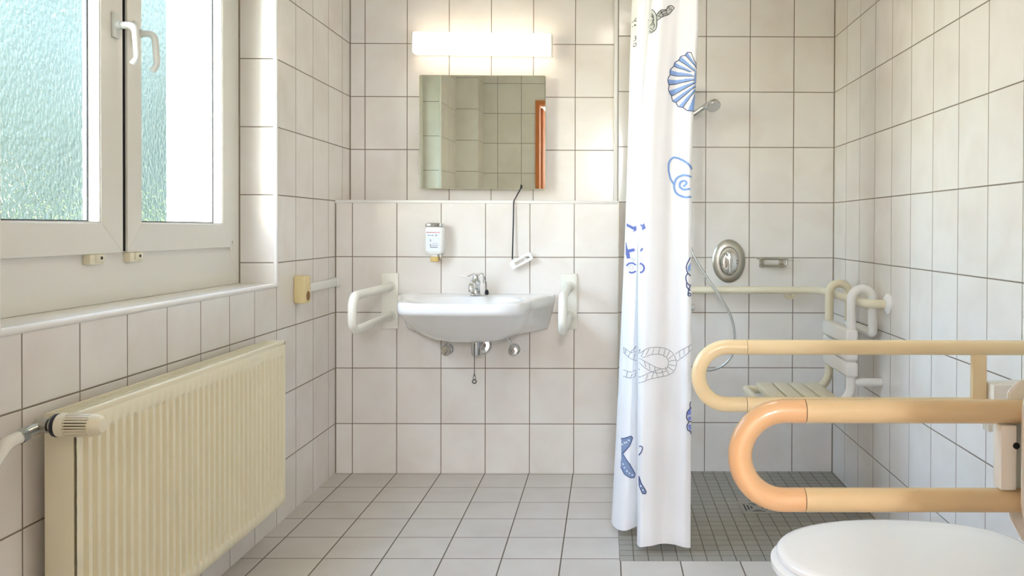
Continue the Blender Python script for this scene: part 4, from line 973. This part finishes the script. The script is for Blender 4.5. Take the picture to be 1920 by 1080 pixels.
('L','grey',1.2,[(0.248,0.694),(0.251,0.672)]),
('L','grey',1.2,[(0.264,0.705),(0.265,0.683)]),
('L','grey',1.2,[(0.279,0.713),(0.28,0.694)]),
('L','grey',1.2,[(0.128,0.661),(0.134,0.643)]),
('L','grey',1.2,[(0.145,0.652),(0.148,0.632)]),
('L','grey',1.2,[(0.163,0.641),(0.167,0.622)]),
('L','grey',1.2,[(0.062,0.68),(0.065,0.678),(0.07,0.676),(0.076,0.673),(0.083,0.669),(0.091,0.665),(0.1,0.66),(0.108,0.655),(0.114,0.651)]),
('L','grey',1.2,[(0.062,0.662),(0.066,0.659),(0.072,0.655),(0.079,0.651),(0.086,0.646),(0.094,0.642),(0.102,0.637),(0.11,0.633),(0.115,0.63)]),
('L','grey',1.2,[(0.062,0.6),(0.066,0.599),(0.072,0.598),(0.079,0.597),(0.086,0.597),(0.094,0.599),(0.102,0.601),(0.11,0.604),(0.116,0.605)]),
('L','grey',1.2,[(0.062,0.576),(0.067,0.576),(0.074,0.575),(0.082,0.575),(0.089,0.575),(0.097,0.578),(0.104,0.581),(0.111,0.584),(0.116,0.586)]),
('L','grey',1.2,[(0.086,0.669),(0.116,0.701),(0.106,0.668),(0.089,0.668)]),
('L','grey',1.2,[(0.071,0.678),(0.068,0.658)]),
('L','grey',1.2,[(0.086,0.669),(0.078,0.648)]),
('L','grey',1.2,[(0.101,0.66),(0.095,0.639)]),
('L','grey',1.2,[(0.077,0.598),(0.072,0.576)]),
('L','grey',1.2,[(0.095,0.598),(0.086,0.575)]),
('L','grey',1.2,[(0.108,0.603),(0.101,0.582)]),
('L','grey',1.2,[(0.095,0.672),(0.106,0.69)]),
('L','grey',1.2,[(0.062,0.68),(0.065,0.662)]),
('F','slate',0,[(0.054,0.349),(0.087,0.367),(0.094,0.359),(0.084,0.332),(0.06,0.299),(0.084,0.266),(0.104,0.225),(0.101,0.213),(0.089,0.215),(0.066,0.228),(0.053,0.249),(0.055,0.299)]),
('L','navy',1.8,[(0.054,0.349),(0.087,0.367),(0.094,0.359),(0.084,0.332),(0.06,0.299),(0.084,0.266),(0.104,0.225),(0.101,0.213),(0.089,0.215),(0.066,0.228),(0.053,0.249)]),
('F','white',0,[(0.069,0.339),(0.069,0.337),(0.067,0.336),(0.065,0.336),(0.064,0.337),(0.063,0.339),(0.064,0.341),(0.065,0.342),(0.067,0.342),(0.069,0.341)]),
('F','white',0,[(0.062,0.331),(0.061,0.329),(0.06,0.328),(0.058,0.328),(0.056,0.329),(0.056,0.331),(0.056,0.333),(0.058,0.334),(0.06,0.334),(0.061,0.333)]),
('F','white',0,[(0.076,0.343),(0.076,0.341),(0.074,0.34),(0.072,0.34),(0.071,0.341),(0.07,0.343),(0.071,0.345),(0.072,0.346),(0.074,0.346),(0.076,0.345)]),
('F','white',0,[(0.084,0.351),(0.084,0.35),(0.082,0.348),(0.08,0.348),(0.079,0.35),(0.078,0.351),(0.079,0.353),(0.08,0.354),(0.082,0.354),(0.083,0.353)]),
('F','white',0,[(0.069,0.251),(0.069,0.249),(0.067,0.248),(0.065,0.248),(0.064,0.249),(0.063,0.251),(0.064,0.252),(0.065,0.253),(0.067,0.253),(0.069,0.252)]),
('F','white',0,[(0.078,0.24),(0.078,0.239),(0.076,0.237),(0.075,0.237),(0.073,0.239),(0.072,0.24),(0.073,0.242),(0.075,0.243),(0.076,0.243),(0.078,0.242)]),
('F','white',0,[(0.086,0.233),(0.086,0.231),(0.084,0.23),(0.082,0.23),(0.081,0.231),(0.08,0.233),(0.081,0.234),(0.082,0.235),(0.084,0.235),(0.086,0.234)]),
('F','white',0,[(0.097,0.225),(0.096,0.223),(0.095,0.222),(0.093,0.222),(0.091,0.223),(0.091,0.225),(0.091,0.226),(0.093,0.228),(0.094,0.228),(0.096,0.226)]),
('F','white',0,[(0.065,0.262),(0.064,0.26),(0.062,0.259),(0.061,0.259),(0.059,0.26),(0.059,0.262),(0.059,0.264),(0.061,0.265),(0.062,0.265),(0.064,0.264)]),
('F','slate',0,[(0.113,0.265),(0.12,0.244),(0.136,0.218),(0.136,0.209),(0.125,0.208),(0.114,0.232)]),
('L','navy',1.8,[(0.113,0.265),(0.12,0.244),(0.136,0.218),(0.136,0.209),(0.125,0.208),(0.114,0.232),(0.113,0.265)]),
('L','navy',1.8,[(0.113,0.367),(0.115,0.368),(0.117,0.369),(0.119,0.37),(0.121,0.37),(0.122,0.369),(0.123,0.367),(0.124,0.365),(0.124,0.362),(0.122,0.356),(0.119,0.348),(0.115,0.341),(0.113,0.336)]),
('F','white',0,[(0.122,0.234),(0.121,0.232),(0.12,0.231),(0.118,0.231),(0.116,0.232),(0.116,0.234),(0.116,0.236),(0.118,0.237),(0.12,0.237),(0.121,0.236)]),
('F','white',0,[(0.129,0.221),(0.128,0.219),(0.127,0.218),(0.125,0.218),(0.123,0.219),(0.123,0.221),(0.123,0.222),(0.125,0.223),(0.127,0.223),(0.128,0.222)]),
('F','violet',0,[(0.284,0.499),(0.293,0.497),(0.294,0.477),(0.276,0.477),(0.276,0.489)]),
('F','violet',0,[(0.276,0.47),(0.294,0.474),(0.294,0.46),(0.281,0.459)]),
('F','violet',0,[(0.276,0.443),(0.294,0.445),(0.294,0.421),(0.284,0.424)]),
('L','navy',2,[(0.294,0.538),(0.292,0.534),(0.289,0.529),(0.287,0.523),(0.285,0.517),(0.284,0.513),(0.285,0.508),(0.285,0.504),(0.285,0.5),(0.283,0.497),(0.28,0.495),(0.278,0.492),(0.276,0.489),(0.274,0.484),(0.274,0.479),(0.273,0.473),(0.273,0.468),(0.275,0.464),(0.277,0.461),(0.28,0.457),(0.281,0.454),(0.28,0.451),(0.278,0.448),(0.276,0.446),(0.275,0.443),(0.275,0.439),(0.275,0.434),(0.276,0.43),(0.278,0.426),(0.28,0.424),(0.282,0.423),(0.285,0.421),(0.287,0.42),(0.288,0.417),(0.288,0.414),(0.288,0.411),(0.289,0.408),(0.29,0.405),(0.292,0.403),(0.293,0.401),(0.294,0.399)]),
('L','navy',2,[(0.281,0.454),(0.294,0.454)]),
('L','navy',2,[(0.285,0.5),(0.294,0.501)]),
('L','navy',2,[(0.286,0.42),(0.294,0.418)]),
]

for nfill, (kd, col, w, pts) in enumerate(PRINTS):
    mi = 1 + inks.index(col)
    if kd == 'F': add_print_fill(pts, mi, 0.0009 if col == 'white' else 0.0006)
for kd, col, w, pts in PRINTS:
    if kd == 'L': add_print_line(pts, w * 0.0017, 1 + inks.index(col), 0.0012)
me = bpy.data.meshes.new('shower_curtain')
bmesh.ops.translate(bm, vec=-Vector((0.15, 3.05, 0)), verts=bm.verts); bm.to_mesh(me); bm.free()
me.materials.append(CURTAIN)
for k in inks: me.materials.append(INKM[k])
me.shade_smooth()
cu = bpy.data.objects.new('shower_curtain', me); COL.objects.link(cu); cu.location = (0.15, 3.05, 0); cu['_w'] = (0.15, 3.05, 0)
tag(cu, 'white shower curtain printed with blue shells, ropes and anchors', 'shower curtain')
for k in range(9):
    bm = BM(); t = k / 8; p = Vector((0.065, 3.25 - 0.0, 2.26)).lerp(Vector((0.065, 3.13, 2.26)), t * 2) if t < 0.5 else Vector((0.10, 3.06, 2.26)).lerp(Vector((0.28, 2.96, 2.26)), (t - .5) * 2)
    add_tube(bm, [(p.x, p.y + 0.019 * math.cos(2 * PI * j / 16), p.z - 0.006 + 0.022 * math.sin(2 * PI * j / 16)) for j in range(17)], 0.0022, 6, caps=False)
    part('curtain_ring', bm, WHITE_P, cu)

# ------------------------------------------------------------------ toilet on the right wall
to = thing('toilet', 'white wall-hung toilet with closed lid between the two hinged rails', 'toilet', (0.7, 1.65, 0.0))
TY = 1.648
def plan(z, x0, x1, hw, n=56, back=0.62, e=2.3):
    """toilet outline: superelliptic nose on the -x side, squarer end on the +x side"""
    out = []; cxm = x0 + (x1 - x0) * 0.52
    for k in range(n):
        a = 2 * PI * k / n; c, s = math.cos(a), math.sin(a)
        ee = e if c < 0 else 2.8
        rx = (cxm - x0) if c < 0 else (x1 - cxm)
        r = (abs(c) ** ee + abs(s) ** ee) ** (-1 / ee)
        w = hw * (1 if c < 0 else 1 - 0.10 * (r * c))
        out.append((cxm + rx * r * c, TY + w * r * s, z))
    return out
bm = BM()
add_loft(bm, [plan(0.20, 0.62, 1.02, 0.09), plan(0.22, 0.58, 1.03, 0.12), plan(0.27, 0.48, XR, 0.15), plan(0.34, 0.40, XR, 0.172), plan(0.41, 0.345, XR, 0.183), plan(0.445, 0.326, XR, 0.187), plan(0.458, 0.324, XR, 0.187), plan(0.462, 0.332, XR, 0.182)])
part('bowl', bm, CERAMIC, to, angle=60)
bm = BM(); add_loft(bm, [plan(0.463, 0.324, 0.80, 0.190, e=2.15), plan(0.467, 0.318, 0.803, 0.194, e=2.15), plan(0.476, 0.318, 0.803, 0.194, e=2.15), plan(0.480, 0.326, 0.80, 0.188, e=2.15)]); part('seat_ring', bm, LIDMAT, to, angle=50)
bm = BM(); add_loft(bm, [plan(0.4815, 0.334, 0.826, 0.186, e=2.15), plan(0.485, 0.329, 0.830, 0.191, e=2.15), plan(0.492, 0.329, 0.830, 0.191, e=2.15), plan(0.4965, 0.333, 0.827, 0.187, e=2.15), plan(0.4985, 0.345, 0.818, 0.176, e=2.15), plan(0.5005, 0.40, 0.78, 0.12), plan(0.501, 0.5, 0.70, 0.04)]); part('lid', bm, LIDMAT, to, angle=50)
for s in (-1, 1):
    bm = BM(); add_tube(bm, [(0.845, TY + s * 0.075 - 0.02, 0.486), (0.845, TY + s * 0.075 + 0.02, 0.486)], 0.011, 16); add_box(bm, 0.835, 0.858, TY + s * 0.075 - 0.016, TY + s * 0.075 + 0.016, 0.460, 0.484, bev=0.003)
    part('hinge', bm, LIDMAT, to)

def toilet_rail(y, tip, xm, zt, zb, lab, r=0.0180, far=True):
    g = thing('support_rail', lab, 'grab rail', (xm, y, zt), group='hinged rails beside the toilet')
    rad_ = (zt - zb) / 2
    xa = tip + r + rad_ + (0.030 if not far else 0.045)
    bm = BM(); xe = XR - 0.035 if far else xm + 0.035
    pts = [(xa, y, zt)] ; 
    arc = [(tip + r + rad_ - rad_ * math.sin(PI * k / 24), y, (zt + zb) / 2 + rad_ * math.cos(PI * k / 24)) for k in range(25)]
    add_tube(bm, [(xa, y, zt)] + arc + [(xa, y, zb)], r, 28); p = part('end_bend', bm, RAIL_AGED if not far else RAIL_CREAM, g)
    if not far: p['label'] = 'more yellowed end bend'
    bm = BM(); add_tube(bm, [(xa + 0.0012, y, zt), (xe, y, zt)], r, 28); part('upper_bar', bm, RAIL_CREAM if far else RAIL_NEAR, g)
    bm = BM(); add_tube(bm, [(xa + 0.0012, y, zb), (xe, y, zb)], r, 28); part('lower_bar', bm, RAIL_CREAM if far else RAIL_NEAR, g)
    return g
g1 = toilet_rail(2.05, 0.2005, 0.96, 0.8335, 0.6975, 'cream hinged support rail on the far side of the toilet', r=0.0176)
bm = BM(); add_box(bm, 0.866, 0.900, 2.041, 2.059, 0.712, 0.820, bev=0.003); part('strut', bm, RAIL_CREAM, g1)
bm = BM(); add_box(bm, 0.902, XR, 2.012, 2.088, 0.646, 0.752, bev=0.006); part('wall_console', bm, RAIL_WHITE, g1)
bm = BM(); add_box(bm, 1.010, XR, 2.000, 2.100, 0.60, 0.90, bev=0.004); part('wall_plate', bm, RAIL_WHITE, g1)
bm = BM(); add_box(bm, 0.893, 0.903, 2.016, 2.05, 0.640, 0.66, bev=0.002); part('stop_tab', bm, RAIL_WHITE, g1)

g2 = toilet_rail(1.32, 0.186, 0.66, 0.836, 0.700, 'cream hinged support rail on the near side of the toilet', r=0.0182, far=False)
bm = BM(); add_box(bm, 0.598, 0.622, 1.306, 1.334, 0.719, 0.817, bev=0.002)
add_lathe(bm, [(0, 0), (0, 0.005), (0.002, 0.005), (0.002, 0)], (0.6205, 1.3058, 0.787), (0, -1, 0), 14, mi=1); part('strut', bm, [RAIL_WHITE, BLACKRUB], g2)
# curved side cheeks of the pivot housing, carried to the wall by an arm
ch = [(0.634, 0.870), (0.626, 0.862), (0.6235, 0.84), (0.6235, 0.70), (0.630, 0.665), (0.650, 0.628), (0.69, 0.606), (0.74, 0.600), (0.74, 0.885), (0.66, 0.882), (0.643, 0.879)]
for y0, y1 in ((1.290, 1.298), (1.342, 1.350)):
    bm = BM(); add_prism(bm, ch, 'y', y0, y1); bmesh.ops.recalc_face_normals(bm, faces=bm.faces); bmesh.ops.bevel(bm, geom=bm.edges[:], offset=0.002, segments=2, affect='EDGES'); part('side_cheek', bm, RAIL_WHITE, g2)
bm = BM(); add_box(bm, 0.70, XR - 0.02, 1.299, 1.341, 0.62, 0.86, bev=0.006); part('wall_arm', bm, RAIL_WHITE, g2)
bm = BM(); add_box(bm, XR - 0.02, XR, 1.24, 1.40, 0.56, 0.92, bev=0.004); part('wall_plate', bm, RAIL_WHITE, g2)

# ------------------------------------------------------------------ fill lamps added out of view
def added_ceiling_lamp(name, lab, x, y, r, watts, col):
    l = thing(name, lab, 'added fill lamp', (x, y, ZC))
    bm = BM(); add_lathe(bm, [(0, 0), (0, r + 0.01), (0.025, r + 0.01), (0.025, r)], (x, y, ZC), (0, 0, -1), 40); part('lamp_base', bm, WHITE_P, l)
    bm = BM(); add_lathe(bm, [(0.0255, r), (0.05, r * 0.96), (0.075, r * 0.75), (0.085, r * 0.4), (0.088, 0.0)], (x, y, ZC), (0, 0, -1), 40); part('lamp_shade', bm, emit(name + '_glow', col, watts), l)
added_ceiling_lamp('added_ceiling_lamp', 'round white ceiling lamp added out of view as fill light for the bathroom', 0.1, 2.1, 0.17, 10.5, (252, 246, 238))  # added above the view to fill the room with soft light
gl_ = thing('added_globe_lamp', 'opal globe lamp added in the unseen hallway as fill light through the doorway', 'pendant lamp', (0.25, -2.6, ZC))  # added behind the camera to brighten surfaces that face the doorway
bm = BM(); add_tube(bm, [(0.25, -2.6, 2.13), (0.25, -2.6, ZC)], 0.004, 10); add_lathe(bm, [(0, 0), (0, 0.05), (0.03, 0.04), (0.03, 0)], (0.25, -2.6, ZC), (0, 0, -1), 24); part('suspension', bm, WHITE_P, gl_)
bm = BM(); add_lathe(bm, [(-0.19 * math.cos(PI * k / 20), max(0.0, 0.19 * math.sin(PI * k / 20))) for k in range(21)], (0.25, -2.6, 1.94), (0, 0, 1), 40); part('lamp_globe', bm, emit('added_globe_glow', (246, 248, 255), 90.0), gl_)

for o in list(bpy.data.objects):
    if '_w' in o: del o['_w']
